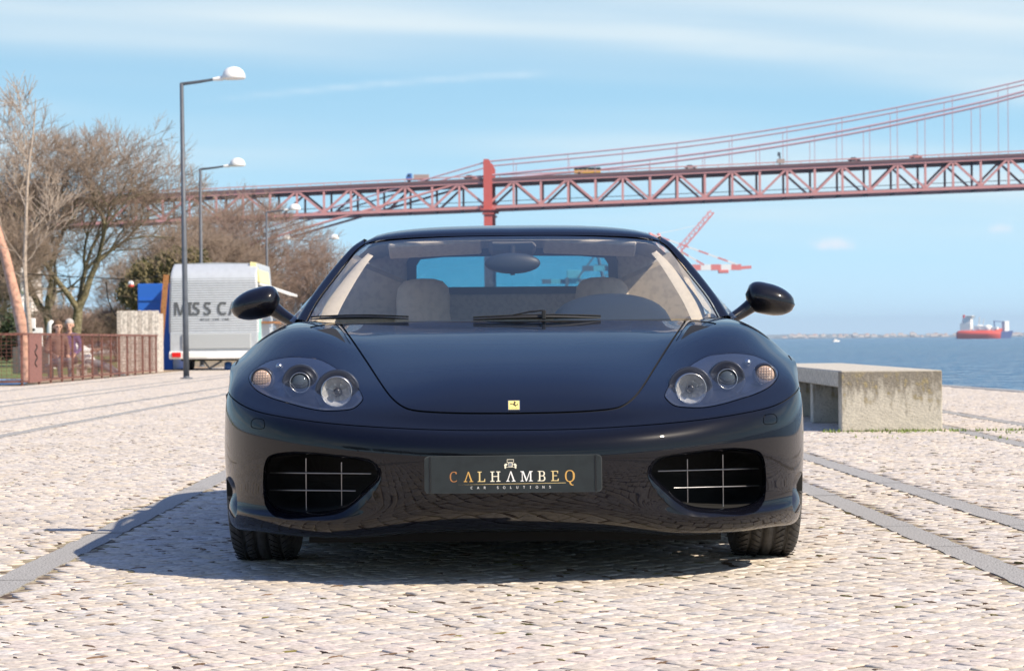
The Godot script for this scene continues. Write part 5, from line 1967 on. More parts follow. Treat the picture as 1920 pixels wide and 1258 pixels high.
func build_car():
	car = thing("sports_car", "low black two-seat sports coupe parked facing the camera on the pale setts", "car")
	var paint: Material = mats.paint
	var c := shell_control()
	var cols := spaced(0.0, 9.0, 13)

	# bumper
	var bumper := shell_patch(c, spaced(0.0, SEAM - 0.07, 13), cols)
	var front := bumper
	var hole := split(bumper, field_of(bumper, INTAKE_OUTER))
	bumper = hole[1]
	var duct := split(bumper, field_of(bumper, BRAKE_DUCT))
	bumper = duct[1]
	var cover := split(bumper, field_of(bumper, TOW_COVER), 0.0)
	bumper = cover[1]
	var df := field_of(duct[0], BRAKE_DUCT)
	var duct_bowl := sunk(duct[0], df, 0.05, 0.035)
	var fb := field_of(bumper, TOW_COVER)
	press(bumper, fb, 0.0, 0.004, 0.003)
	var fin := field_of(cover[0], TOW_COVER)
	cover = split(cover[0], fin, -0.002)
	fin = field_of(cover[0], TOW_COVER)
	press(cover[0], fin, -0.002, 0.004, 0.003)
	var body := obj("bumper", both(bumper), paint, car)
	for side in 2:
		var s := func(q): return q if side == 0 else flipped_x(q)
		obj("tow_eye_cover", as_mesh(s.call(cover[0])), paint, body)
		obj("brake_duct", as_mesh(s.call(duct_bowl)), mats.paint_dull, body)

	# air intakes: a painted throat, a black grille box behind, silver bars
	var ring_o := catmull(v2(INTAKE_OUTER), 6, true)
	var ring_i := catmull(v2(INTAKE_INNER), 6, true)
	var throat := []
	for t in [0.0, 0.25, 0.5, 0.75, 1.0]:
		var line := []
		for k in ring_o.size():
			var zo := surface_z(front, ring_o[k])
			var zi := zo - lerpf(0.055, 0.10, smoothstep(0.22, 0.33, ring_i[k].y))
			var e: Vector2 = ring_o[k].lerp(ring_i[k], sin(t * PI / 2.0))
			line.append(from_elevation(e, lerpf(zo + 0.002, zi, t * t * 0.8 + 0.2 * t)))
		throat.append(line)
	var throat_s := smoothed(surface(throat, true))
	var box_rows := [throat[4]]
	for t in [0.5, 1.0]:
		var line := []
		for p in throat[4]:
			line.append(Vector3(p.x * (1.0 - 0.05 * t), lerpf(p.y, 0.29, 0.1 * t), p.z - 0.18 * t))
		box_rows.append(line)
	var middle := []
	for p in box_rows[2]:
		middle.append(Vector3(0.61, 0.29, 0.55))
	box_rows.append(middle)
	var box_s := smoothed(surface(box_rows, true))
	for side in 2:
		var sx := 1.0 - 2.0 * side
		obj("intake_throat", as_mesh(throat_s if side == 0 else flipped_x(throat_s)), paint, body)
		obj("intake_box", as_mesh(box_s if side == 0 else flipped_x(box_s)), mats.black, body)
		var line := PackedVector2Array(ring_i)
		for g in 4:
			var st := new_st(true)
			var pts := []
			for k in 15:
				var e := Vector2.ZERO
				if g < 2:
					e = Vector2(lerpf(0.425, 0.765, k / 14.0), [0.316, 0.262][g] + 0.006 * k / 14.0)
				else:
					e = Vector2([0.541, 0.652][g - 2], lerpf(0.19, 0.38, k / 14.0))
				if Geometry2D.is_point_in_polygon(e, line):
					var zi := surface_z(front, e) - 0.085 - (0.006 if g > 1 else 0.0)
					pts.append(from_elevation(e, zi) * Vector3(sx, 1, 1))
			tube(st, pts, 0.0019, 6)
			obj("grille_bar", done(st), mats.bar, body)

	# wings with the headlamps cut out, and the bonnet between them
	var wing := shell_patch(c, spaced(SEAM + 0.06, COWL, 13), cols)
	var lamp_f := field_of(wing, HEADLIGHT)
	var lamp := split(wing, lamp_f)
	wing = lamp[1]
	press(wing, field_of(wing, HEADLIGHT), 0.0, 0.007, 0.005)
	var lid := HOOD.duplicate()
	var outline := []
	for p in catmull(v2(lid), 6):
		outline.append([p.x, p.y])
	outline.append([-0.1, 0.86])
	outline.append([-0.1, 0.5035])
	var cut := split(wing, field_of(wing, outline, false), -0.0028)
	var bonnet: Dictionary = cut[0]
	cut = split(cut[1], field_of(cut[1], outline, false), 0.0028)
	wing = cut[1]
	press(bonnet, field_of(bonnet, outline, false), -0.0028, 0.006, 0.003)
	press(wing, field_of(wing, outline, false), 0.0028, 0.006, 0.003)
	var vent := split(wing, field_of(wing, COWL_VENT))
	wing = vent[1]
	var vent_bowl := sunk(vent[0], field_of(vent[0], COWL_VENT), 0.012, 0.012)
	obj("bonnet", both(bonnet), paint, car)
	var wings := obj("front_wing", both(wing), paint, car)
	obj("cowl_vent", as_mesh(vent_bowl), mats.paint, wings)
	obj("cowl_vent", as_mesh(flipped_x(vent_bowl)), mats.paint, wings)
	# what shows dark in the gaps: an inner skin 9 mm below
	var inner := shell_patch(c, spaced(SEAM - 2.0, COWL, 4), spaced(0.0, 9.0, 4))
	var keep_f := field_of(inner, HEADLIGHT)
	inner = split(inner, keep_f, 0.02)[1]
	keep_f = field_of(inner, INTAKE_OUTER)
	inner = split(inner, keep_f, 0.02)[1]
	for k in inner.v.size():
		inner.v[k] -= inner.n[k] * 0.009
	obj("inner_skin", both(inner), mats.black, car)

	# headlamps
	var lens: Dictionary = split(lamp[0], field_of(lamp[0], HEADLIGHT), -0.002)[0]
	var lens_f := field_of(lens, HEADLIGHT)
	var bowl := sunk(lens, lens_f, 0.042, 0.05)
	press(lens, lens_f, -0.002, 0.012, 0.004)
	for side in 2:
		headlamp(wings, lens, bowl, side)

	# body behind the bonnet
	var rear := shell_patch(c, spaced(COWL, 24.0, 8), spaced(0.0, 9.0, 8))
	var tub := without(rear, func(p): return not (p.z < -0.30 and p.z > -1.95 and p.x < 0.715 + 0.03 * smoothstep(-0.7, -1.6, p.z) and p.y > 0.79))
	obj("rear_body", both(tub), paint, car)
	var floor_st := new_st()
	box(floor_st, Vector3(0, 0.110, -1.40), Vector3(1.30, 0.03, 3.86))
	box(floor_st, Vector3(0, 0.165, 0.6), Vector3(1.2, 0.03, 0.3))
	box(floor_st, Vector3(0, 0.112, -1.3), Vector3(1.78, 0.03, 1.85))  # floor set low and wide to darken the ground beneath
	box(floor_st, Vector3(0, 0.40, 0.2), Vector3(1.16, 0.5, 0.06))
	obj("underbody", done(floor_st), mats.black, car)
	for s in [-1.0, 1.0]:
		box_at("added_side_skirt", Vector3(s * 0.885, 0.125, -1.3), Vector3(0.05, 0.07, 1.8), mats.paint, car, Basis(), 0.012)  # added to keep side light off the ground under the car
	box_at("added_rear_valance", Vector3(0, 0.16, -3.18), Vector3(1.5, 0.14, 0.05), mats.black, car, Basis(), 0.012)  # added to shut out light coming in under the tail
	for w in [[0.8345, 0.0, 0.215, 0.317], [0.817, -2.6, 0.275, 0.325]]:
		for s in [1.0, -1.0]:
			wheel(s, w[0], w[1], w[2], w[3])
			var liner := new_st(true)
			lathe(liner, [Vector2(0.36, -0.32), Vector2(0.36, 0.085)], 28, Transform3D(Basis(Vector3(0, 0, 1), -s * PI / 2), Vector3(s * (w[0] + 0.01), w[3] - 0.005, w[1])), (1.35 if s > 0 else -1.79), (4.93 if s > 0 else 1.79))
			lathe(liner, [Vector2(0.001, -0.32), Vector2(0.36, -0.32)], 28, Transform3D(Basis(Vector3(0, 0, 1), -s * PI / 2), Vector3(s * (w[0] + 0.01), w[3] - 0.005, w[1])), (1.35 if s > 0 else -1.79), (4.93 if s > 0 else 1.79))
			obj("wheel_well", done(liner), mats.black, car)
	cabin()
	fittings()


func headlamp(parent: Node3D, lens: Dictionary, bowl: Dictionary, side: int):
	var sx := 1.0 - 2.0 * side
	var flip := func(q): return q if side == 0 else flipped_x(q)
	var unit := obj("headlight", as_mesh(flip.call(bowl)), mats.lamp_bowl, parent)
	obj("lens", as_mesh(flip.call(lens)), mats.lens, unit)
	var put := func(e: Vector2, sink: float):
		return from_elevation(e, surface_z(lens, e) - sink) * Vector3(sx, 1, 1)
	var facing := Basis(Vector3(1, 0, 0), PI / 2 - 0.04)   # a lathe's axis turned towards the front
	# main beam: a faceted chrome bowl with a bulb shield
	var p: Vector3 = put.call(Vector2(0.5535, 0.5725), 0.02)
	var st := new_st()
	for k in 16:
		for j in 3:
			var q := []
			for a in [[k, j], [k + 1, j], [k + 1, j + 1], [k, j + 1]]:
				var ang: float = TAU * a[0] / 16
				var r: float = [0.014, 0.028, 0.039, 0.0455][a[1]]
				q.append(p + facing * Vector3(cos(ang) * r, [-0.03, -0.02, -0.006, 0.012][a[1]] + (0.002 if a[0] % 2 == 0 else 0.0), -sin(ang) * r))
			quad(st, q[0], q[1], q[2], q[3])
	obj("reflector", done(st), mats.chrome, unit)
	obj("reflector_rim", lathe_mesh([Vector2(0.0455, 0.004), Vector2(0.0485, 0.006), Vector2(0.049, 0.014), Vector2(0.0465, 0.017), Vector2(0.0455, 0.012)], 40, Transform3D(facing, p)), mats.silver, unit)
	obj("lamp_surround", lathe_mesh([Vector2(0.050, -0.004), Vector2(0.061, -0.002), Vector2(0.068, 0.000), Vector2(0.070, -0.002), Vector2(0.071, -0.03)], 40, Transform3D(facing, p + Vector3(0, 0, -0.012))), mats.lamp_trim, unit)
	obj("bulb_shield", lathe_mesh([Vector2(0.012, -0.03), Vector2(0.0115, 0.004), Vector2(0.010, 0.0095), Vector2(0.006, 0.011), Vector2(0.0, 0.0095)], 20, Transform3D(facing, p)), mats.lamp_dark, unit)
	# dipped beam: a projector lens in a dark collar
	p = put.call(Vector2(0.668, 0.6025), 0.028)
	obj("lamp_surround", lathe_mesh([Vector2(0.033, -0.008), Vector2(0.050, 0.004), Vector2(0.056, 0.006), Vector2(0.058, 0.004), Vector2(0.060, -0.03)], 40, Transform3D(facing, p + Vector3(0, 0, -0.01))), mats.lamp_trim, unit)
	obj("projector_collar", lathe_mesh([Vector2(0.029, -0.01), Vector2(0.0295, 0.010), Vector2(0.0315, 0.012), Vector2(0.033, 0.009), Vector2(0.034, -0.02)], 36, Transform3D(facing, p)), mats.silver, unit)
	obj("projector_lens", lathe_mesh([Vector2(0.029, 0.0), Vector2(0.025, 0.008), Vector2(0.017, 0.014), Vector2(0.008, 0.017), Vector2(0.0, 0.018)], 32, Transform3D(facing, p)), mats.projector, unit)
	# indicator: clear lens over an amber bulb, ribbed both ways
	p = put.call(Vector2(0.787, 0.6145), 0.016)
	st = new_st(true)
	lathe(st, [Vector2(0.030, -0.01), Vector2(0.0295, 0.004), Vector2(0.024, 0.009), Vector2(0.012, 0.012), Vector2(0.0, 0.013)], 32, Transform3D(facing, p))
	obj("indicator_lens", done(st), mats.indicator, unit)
	for g in 6:
		for ax in 2:
			var o := -0.02 + 0.008 * g
			var half := sqrt(0.027 * 0.027 - o * o)
			var line := []
			for k in 5:
				var t := lerpf(-half, half, k / 4.0)
				var q := Vector2(o, t) if ax == 0 else Vector2(t, o)
				line.append(p + facing * Vector3(q.x, 0.0145 - 9.0 * q.length_squared(), q.y))
			var rib := new_st(true)
			tube(rib, line, 0.0009, 4)
			obj("lens_rib", done(rib), mats.indicator_rib, unit)
	obj("indicator_rim", lathe_mesh([Vector2(0.030, -0.02), Vector2(0.031, 0.006), Vector2(0.034, 0.006), Vector2(0.040, -0.02)], 32, Transform3D(facing, p)), mats.lamp_trim, unit)
	# side light
	p = put.call(Vector2(0.733, 0.654), 0.010)
	obj("side_light", lathe_mesh([Vector2(0.011, -0.02), Vector2(0.011, 0.0), Vector2(0.008, 0.006), Vector2(0.0, 0.009)], 20, Transform3D(facing, p)), mats.silver, unit)


func wheel(s: float, x: float, z: float, width: float, r: float):
	var w := Node3D.new()
	w.name = "wheel"
	car.add_child(w, true)
	w.position = Vector3(s * x, r - 0.004, z)
	var out := Basis(Vector3(0, 0, 1), -s * PI / 2)   # a lathe's axis outwards
	var h := width / 2.0
	var profile := []
	# tread with four grooves, rounded shoulders, bulging walls
	profile.append(Vector2(0.235, -h + 0.02))
	profile.append(Vector2(0.27, -h))
	profile.append(Vector2(r - 0.028, -h + 0.002))
	profile.append(Vector2(r - 0.010, -h + 0.012))
	profile.append(Vector2(r - 0.003, -h + 0.028))
	for g in [-0.27, -0.09, 0.09, 0.27]:
		var y: float = g * width
		for q in [[-0.0055, 0.0], [-0.0045, -0.007], [0.0045, -0.007], [0.0055, 0.0]]:
			profile.append(Vector2(r - 0.001 * absf(g) * 8.0 + q[1], y + q[0]))
	profile.append(Vector2(r - 0.003, h - 0.028))
	profile.append(Vector2(r - 0.010, h - 0.012))
	profile.append(Vector2(r - 0.028, h - 0.002))
	profile.append(Vector2(0.27, h))
	profile.append(Vector2(0.235, h - 0.02))
	var st := new_st(true)
	lathe(st, profile, 96, Transform3D(out, Vector3.ZERO))
	var tyre := obj("tyre", done(st), mats.rubber, w)
	if z == 0.0:   # slanted tread sipes, as thin dark strips let into the blocks
		st = new_st()
		for k in 64:
			var a := TAU * k / 64
			for b in [[0.31, 0.46, 0.10], [-0.46, -0.31, -0.10], [0.12, 0.24, -0.07], [-0.24, -0.12, 0.07]]:
				var p0 := Vector3(cos(a) * (r + 0.0006), b[0] * width, -sin(a) * (r + 0.0006))
				var a2: float = a + b[2]
				var sink := 0.0006 if absf(b[1]) < 0.3 and absf(b[0]) < 0.3 else -0.0035
				var p1 := Vector3(cos(a2) * (r + sink), b[1] * width, -sin(a2) * (r + sink))
				if b[0] < -0.4:
					p0 = Vector3(cos(a) * (r - 0.0035), b[0] * width, -sin(a) * (r - 0.0035))
					p1 = Vector3(cos(a2) * (r + 0.0006), b[1] * width, -sin(a2) * (r + 0.0006))
				tube(st, [out * p0, out * p1], 0.0015, 4, false, -1)
		obj("tread_sipe", done(st), mats.black, tyre).set_meta("kind", "stuff")
	st = new_st(true)
	lathe(st, [Vector2(0.225, -h + 0.02), Vector2(0.215, -h + 0.05), Vector2(0.21, h - 0.03), Vector2(0.225, h - 0.02), Vector2(0.232, h - 0.012), Vector2(0.225, h - 0.008)], 48, Transform3D(out, Vector3.ZERO))
	var rim := obj("rim", done(st), mats.silver, w)
	st = new_st(true)
	lathe(st, [Vector2(0.001, h - 0.06), Vector2(0.05, h - 0.06), Vector2(0.06, h - 0.03), Vector2(0.05, h - 0.022), Vector2(0.001, h - 0.02)], 24, Transform3D(out, Vector3.ZERO))
	obj("hub", done(st), mats.silver, rim)
	for k in 5:
		var a := TAU * k / 5
		var d := Vector3(cos(a), 0, -sin(a))
		st = new_st(true)
		tube(st, [out * (d * 0.04 + Vector3(0, h - 0.04, 0)), out * (d * 0.13 + Vector3(0, h - 0.035, 0)), out * (d * 0.22 + Vector3(0, h - 0.03, 0))], [0.03, 0.024, 0.03], 8)
		obj("spoke", done(st), mats.silver, rim)
	st = new_st(true)
	lathe(st, [Vector2(0.05, -0.012), Vector2(0.16, -0.012), Vector2(0.16, 0.012), Vector2(0.05, 0.012)], 32, Transform3D(out, Vector3.ZERO))
	obj("brake_disc", done(st), mats.silver, w)


func cabin():
	# windscreen: between the cowl and the roof's front edge
	var base := catmull(v3([[0, .797, -.285], [.25, .798, -.315], [.50, .80, -.41], [.66, .802, -.52], [.753, .803, -.62]]), 5)
	var top := catmull(v3([[0, 1.129, -1.10], [.20, 1.128, -1.108], [.39, 1.122, -1.135], [.51, 1.114, -1.165], [.572, 1.107, -1.19]]), 5)
	var edge := catmull(v3([[.753, .803, -.62], [.722, .880, -.75], [.660, .985, -.95], [.605, 1.075, -1.12], [.572, 1.107, -1.19]]), 5)
	var rows := []
	for j in edge.size():
		var t := float(j) / (edge.size() - 1)
		var off: Vector3 = edge[j] - edge[0].lerp(edge[edge.size() - 1], t)
		var line := []
		for k in base.size():
			var u := float(k) / (base.size() - 1)
			line.append(base[k].lerp(top[k], t) + off * u * u + Vector3(0, 0.018, 0.012) * sin(PI * t) * (1.0 - u * u))
		rows.append(line)
	var screen := surface(rows)
	var fit := PackedFloat32Array()
	for p in screen.v:
		fit.append(0.0)
	var w: int = base.size()
	for k in fit.size():
		var u := float(k % w) / (w - 1)
		var t := float(k / w) / (edge.size() - 1)
		fit[k] = maxf(maxf((u - 1.0) * 0.75, (t - 1.0) * 0.65), -0.3)
	var parts := split(screen, fit, -0.018)
	obj("windscreen", both(parts[0]), mats.glass, car)
	obj("windscreen_seal", both(parts[1]), mats.black_gloss, car)
	# A-pillar and roof rail: from the screen's edge out and round to the side window
	var outer := catmull(v3([[.803, .797, -.70], [.765, .870, -.84], [.700, .980, -1.03], [.623, 1.078, -1.21], [.567, 1.126, -1.34]]), 5)
	var pillar := []
	for j in edge.size():
		var a: Vector3 = edge[j] + Vector3(0.002, 0.003, 0.003)
		var b: Vector3 = outer[j]
		var mid := (a + b) / 2.0 + Vector3(0.010, 0.012, 0.012)
		pillar.append(catmull([a, mid, b, b + Vector3(-0.012, -0.006, -0.02)], 4))
	var pil := smoothed(surface(pillar))
	# roof
	var roof_rows := []
	var spine := [[1.133, -1.112], [1.150, -1.150], [1.166, -1.215], [1.182, -1.36], [1.192, -1.58], [1.186, -1.80], [1.160, -1.98], [1.125, -2.12]]
	var rail := v3([[.572, 1.110, -1.193], [.576, 1.116, -1.22], [.574, 1.122, -1.27], [.567, 1.127, -1.36], [.560, 1.132, -1.58], [.550, 1.126, -1.80], [.540, 1.105, -1.98], [.532, 1.078, -2.12]])
	for k in spine.size():
		var line := []
		for j in 15:
			var u := j / 14.0
			var m := Vector3(0, spine[k][0], spine[k][1])
			var p := m.lerp(rail[k], u)
			p.y = rail[k].y + (spine[k][0] - rail[k].y) * sqrt(maxf(0.0, 1.0 - pow(u, 3.0)))
			p.z = lerpf(spine[k][1], rail[k].z, u * u)
			line.append(p)
		roof_rows.append(line)
	var smooth_rows := []
	for j in 15:
		var col := []
		for k in roof_rows.size():
			col.append(roof_rows[k][j])
		smooth_rows.append(catmull(col, 5))
	var turned := []
	for k in smooth_rows[0].size():
		var line := []
		for j in 15:
			line.append(smooth_rows[j][k])
		turned.append(line)
	var roof_s := smoothed(surface(turned))
	for k in roof_s.v.size():
		if roof_s.v[k].x < 0.0001:
			roof_s.n[k] = (roof_s.n[k] * Vector3(0, 1, 1)).normalized()
	# side: rail, window, rear buttress
	var roof := obj("roof", both(roof_s), mats.paint, car)
	var rail2 := catmull(v3([[.567, 1.126, -1.34], [.575, 1.118, -1.58], [.565, 1.10, -1.80], [.556, 1.075, -1.98], [.56, 1.03, -2.15]]), 5)
	var over := []
	var top_edge := catmull(v3([[.567, 1.127, -1.36], [.560, 1.132, -1.58], [.550, 1.126, -1.80], [.540, 1.105, -1.98], [.532, 1.078, -2.12]]), 5)
	for k in rail2.size():
		over.append([top_edge[k], (top_edge[k] + rail2[k]) / 2.0 + Vector3(0.006, 0.004, 0), rail2[k]])
	for sgn in 2:
		var rs := smoothed(surface(over))
		obj("roof_rail", as_mesh(rs if sgn == 0 else flipped_x(rs)), mats.paint, roof)
	obj("windscreen_pillar", as_mesh(pil), mats.paint, car)
	obj("windscreen_pillar", as_mesh(flipped_x(pil)), mats.paint, car)
	var belt := v3([[.803, .797, -.70], [.800, .803, -.85], [.797, .806, -1.1], [.800, .811, -1.36], [.806, .815, -1.58], [.812, .82, -1.80]])
	var upper := v3([[.803, .797, -.70], [.755, .885, -.87], [.685, 1.0, -1.07], [.567, 1.126, -1.36], [.575, 1.118, -1.58], [.565, 1.10, -1.80]])
	var side := []
	for k in belt.size():
		side.append([belt[k], (belt[k] + upper[k]) / 2.0 + Vector3(0.02, 0.01, 0), upper[k]])
	var side_s := smoothed(surface(side))
	for sgn in 2:
		obj("side_window", as_mesh(side_s if sgn == 0 else flipped_x(side_s)), mats.glass, car)
	var but := []
	for t in [0.0, 0.25, 0.5, 0.75, 1.0]:
		var e: float = t * t
		but.append([Vector3(lerpf(.535, .62, t), lerpf(1.095, .876, t), lerpf(-2.05, -3.0, t)), Vector3(lerpf(.56, .68, t), lerpf(1.07, .874, t), lerpf(-1.96, -2.98, t)), Vector3(lerpf(.67, .745, t), lerpf(.98, .866, t), lerpf(-1.9, -2.9, t)), Vector3(lerpf(.80, .80, t), lerpf(.825, .855, e), lerpf(-1.80, -2.7, t))])
	var but_s := smoothed(surface(but))
	for sgn in 2:
		obj("rear_buttress", as_mesh(but_s if sgn == 0 else flipped_x(but_s)), mats.paint, car)
	var cover := []
	for t in [0.0, 0.5, 1.0]:
		cover.append([Vector3(0, lerpf(1.135, .895, t), lerpf(-2.10, -3.0, t)), Vector3(lerpf(.30, .33, t), lerpf(1.12, .893, t), lerpf(-2.10, -3.0, t)), Vector3(lerpf(.53, .60, t), lerpf(1.09, .88, t), lerpf(-2.06, -3.0, t))])
	obj("engine_cover_glass", both(smoothed(surface(cover))), mats.glass_clear, car)

	# inside
	var leather: Material = mats.leather
	var lin_m: Material = mats.lining
	var st := new_st()
	# bulkhead with a window
	for b in [[-0.72, -0.425, 0.45, 1.09], [0.425, 0.72, 0.45, 1.09], [-0.425, 0.425, 0.45, 0.935], [-0.425, 0.425, 1.095, 1.14]]:
		box(st, Vector3((b[0] + b[1]) / 2.0, (b[2] + b[3]) / 2.0, -1.95), Vector3(b[1] - b[0], b[3] - b[2], 0.03))
	var bulk := obj("bulkhead", done(st), lin_m, car)
	var wo := v2([[-.405, .945], [.405, .945], [.418, .985], [.418, 1.05], [.40, 1.08], [.30, 1.09], [0, 1.094], [-.30, 1.09], [-.40, 1.08], [-.418, 1.05], [-.418, .985]])
	var wi := []
	for p in wo:
		wi.append([p.x * 0.968, (p.y - 1.017) * 0.88 + 1.017])
	st = new_st()
	var ring := []
	for k in wo.size():
		ring.append([wo[k], Vector2(wi[k][0], wi[k][1])])
	for k in ring.size():
		var a: Array = ring[k]
		var b: Array = ring[(k + 1) % ring.size()]
		quad(st, Vector3(a[0].x, a[0].y, -1.925), Vector3(b[0].x, b[0].y, -1.925), Vector3(b[1].x, b[1].y, -1.925), Vector3(a[1].x, a[1].y, -1.925))
		quad(st, Vector3(a[1].x, a[1].y, -1.925), Vector3(b[1].x, b[1].y, -1.925), Vector3(b[1].x, b[1].y, -1.98), Vector3(a[1].x, a[1].y, -1.98))
		var far := 1.06
		quad(st, Vector3(a[0].x * far, (a[0].y - 1.02) * 1.3 + 1.02, -1.924), Vector3(b[0].x * far, (b[0].y - 1.02) * 1.3 + 1.02, -1.924), Vector3(b[0].x, b[0].y, -1.925), Vector3(a[0].x, a[0].y, -1.925))
	obj("window_frame", done(st), mats.lining_dark, bulk)
	obj("rear_window", prism_mesh(wi, -1.985, -1.979), mats.glass_rear, bulk)
	# headlining, visors, door tops
	var roof_in := []
	for k in [0, 10, 20, 30, 35]:
		var line := []
		for j in 15:
			line.append(turned[mini(k + 1, turned.size() - 1)][j] * Vector3(0.985, 1, 1) - Vector3(0, 0.022, 0))
		line.append(Vector3(0.60, 1.06, line[14].z))
		roof_in.append(line)
	obj("headlining", both(smoothed(surface(roof_in))), lin_m, car)
	for s in [-1.0, 1.0]:
		st = new_st()
		box(st, Vector3(s * 0.30, 1.088, -1.20), Vector3(0.36, 0.018, 0.13), Basis(Vector3(1, 0, 0), -0.35) * Basis(Vector3(0, 0, 1), -s * 0.05), 0.006)
		obj("sun_visor", done(st), lin_m, car)
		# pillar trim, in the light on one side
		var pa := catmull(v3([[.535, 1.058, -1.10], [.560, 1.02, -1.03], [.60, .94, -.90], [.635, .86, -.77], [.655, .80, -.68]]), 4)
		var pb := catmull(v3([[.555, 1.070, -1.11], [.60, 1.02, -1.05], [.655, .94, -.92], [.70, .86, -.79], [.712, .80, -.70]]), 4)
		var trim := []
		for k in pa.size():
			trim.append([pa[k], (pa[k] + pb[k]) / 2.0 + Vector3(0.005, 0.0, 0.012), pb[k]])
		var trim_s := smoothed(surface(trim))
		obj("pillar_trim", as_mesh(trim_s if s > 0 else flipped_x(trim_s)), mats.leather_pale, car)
		st = new_st()
		box(st, Vector3(s * 0.725, 0.62, -1.25), Vector3(0.05, 0.40, 1.2), Basis(), 0.015)
		obj("door_panel", done(st), leather, car)
		box_at("rear_quarter_trim", Vector3(s * 0.60, 0.875, -1.72), Vector3(0.32, 0.32, 0.05), leather, car, Basis(Vector3(0, 1, 0), -s * 0.20) * Basis(Vector3(0, 0, 1), s * 0.40), 0.02)
		# seat
		var seat := Node3D.new()
		seat.name = "seat"
		car.add_child(seat, true)
		seat.position = Vector3(s * 0.365, 0.0, -1.50)
		var lean := Basis(Vector3(1, 0, 0), -0.30)
		st = new_st(true)
		var head := []
		for r in [[0.66, 0.17, 0.07], [0.74, 0.150, 0.072], [0.80, 0.118, 0.068], [0.845, 0.108, 0.062], [0.90, 0.110, 0.058], [0.945, 0.104, 0.052], [0.972, 0.080, 0.042], [0.982, 0.045, 0.028], [0.984, 0.002, 0.002]]:
			var line := []
			for k in 24:
				var a := TAU * k / 24
				line.append(Vector3(cos(a) * r[1], r[0], -0.08 - (r[0] - 0.66) * 0.25 - sin(a) * r[2] * (1.0 - 0.25 * cos(a) * cos(a))))
			head.append(line)
		var hs := smoothed(surface(head, true))
		obj("headrest", as_mesh(hs), leather, seat)
		st = new_st()
		box(st, Vector3(0, 0.50, -0.02), Vector3(0.46, 0.52, 0.14), lean, 0.05)
		obj("backrest", done(st), leather, seat)
		st = new_st()
		box(st, Vector3(0, 0.26, 0.28), Vector3(0.46, 0.14, 0.5), Basis(), 0.05)
		obj("cushion", done(st), leather, seat)
	# dashboard and instrument hood in front of the driver
	var dash := []
	for t in [[0.797, -0.34, 0.40], [0.805, -0.50, 0.60], [0.806, -0.66, 0.68], [0.79, -0.80, 0.69], [0.70, -0.86, 0.69], [0.45, -0.80, 0.69]]:
		dash.append([Vector3(-t[2], t[0] - 0.012, t[1] - 0.10), Vector3(-t[2] * 0.5, t[0] - 0.004, t[1]), Vector3(0, t[0] - 0.004, t[1]), Vector3(t[2] * 0.5, t[0] - 0.004, t[1]), Vector3(t[2], t[0] - 0.012, t[1] - 0.10)])
	obj("dashboard", as_mesh(smoothed(surface(dash))), mats.dash, car)
	var hood := []
	for t in [[-0.58, 0.79, 0.01], [-0.64, 0.845, 0.06], [-0.72, 0.888, 0.095], [-0.80, 0.900, 0.10], [-0.83, 0.893, 0.095]]:
		var line := []
		for k in 17:
			var a := PI * k / 16
			line.append(Vector3(0.365 + cos(a) * 0.215, lerpf(0.79, t[1], pow(sin(a), 0.8)), t[0] - 0.03 * cos(a) * cos(a)))
		hood.append(line)
	obj("instrument_hood", as_mesh(smoothed(surface(hood))), mats.dash, car)
	st = new_st(true)
	var rim_pts := []
	for k in 33:
		var a := TAU * k / 32
		rim_pts.append(Vector3(0.365 + cos(a) * 0.18, 0.70 + sin(a) * 0.17, -0.96 - sin(a) * 0.05))
	tube(st, rim_pts, 0.014, 8, false)
	obj("steering_wheel", done(st), mats.black, car)
	# mirror and its console
	st = new_st()
	box(st, Vector3(0, 1.088, -1.16), Vector3(0.185, 0.045, 0.09), Basis(Vector3(1, 0, 0), -0.3), 0.016)
	obj("mirror_console", done(st), mats.lining_dark, car)
	st = new_st(true)
	ball(st, Vector3(0.0, 1.022, -1.02), Vector3(0.107, 0.040, 0.028), 32, 16)
	var mir := obj("interior_mirror", done(st), mats.dash, car)
	obj("mirror_stem", tube_mesh([Vector3(0, 1.085, -1.09), Vector3(0, 1.06, -1.06), Vector3(0, 1.03, -1.03)], 0.012), mats.black, mir)
	box_at("mirror_button", Vector3(0, 0.983, -1.015), Vector3(0.018, 0.012, 0.012), mats.black, mir)


func box_at(called: String, at: Vector3, size: Vector3, m: Material, parent: Node, turn := Basis(), e := 0.0) -> MeshInstance3D:
	var st := new_st()
	box(st, at, size, turn, e)
	return obj(called, done(st), m, parent)


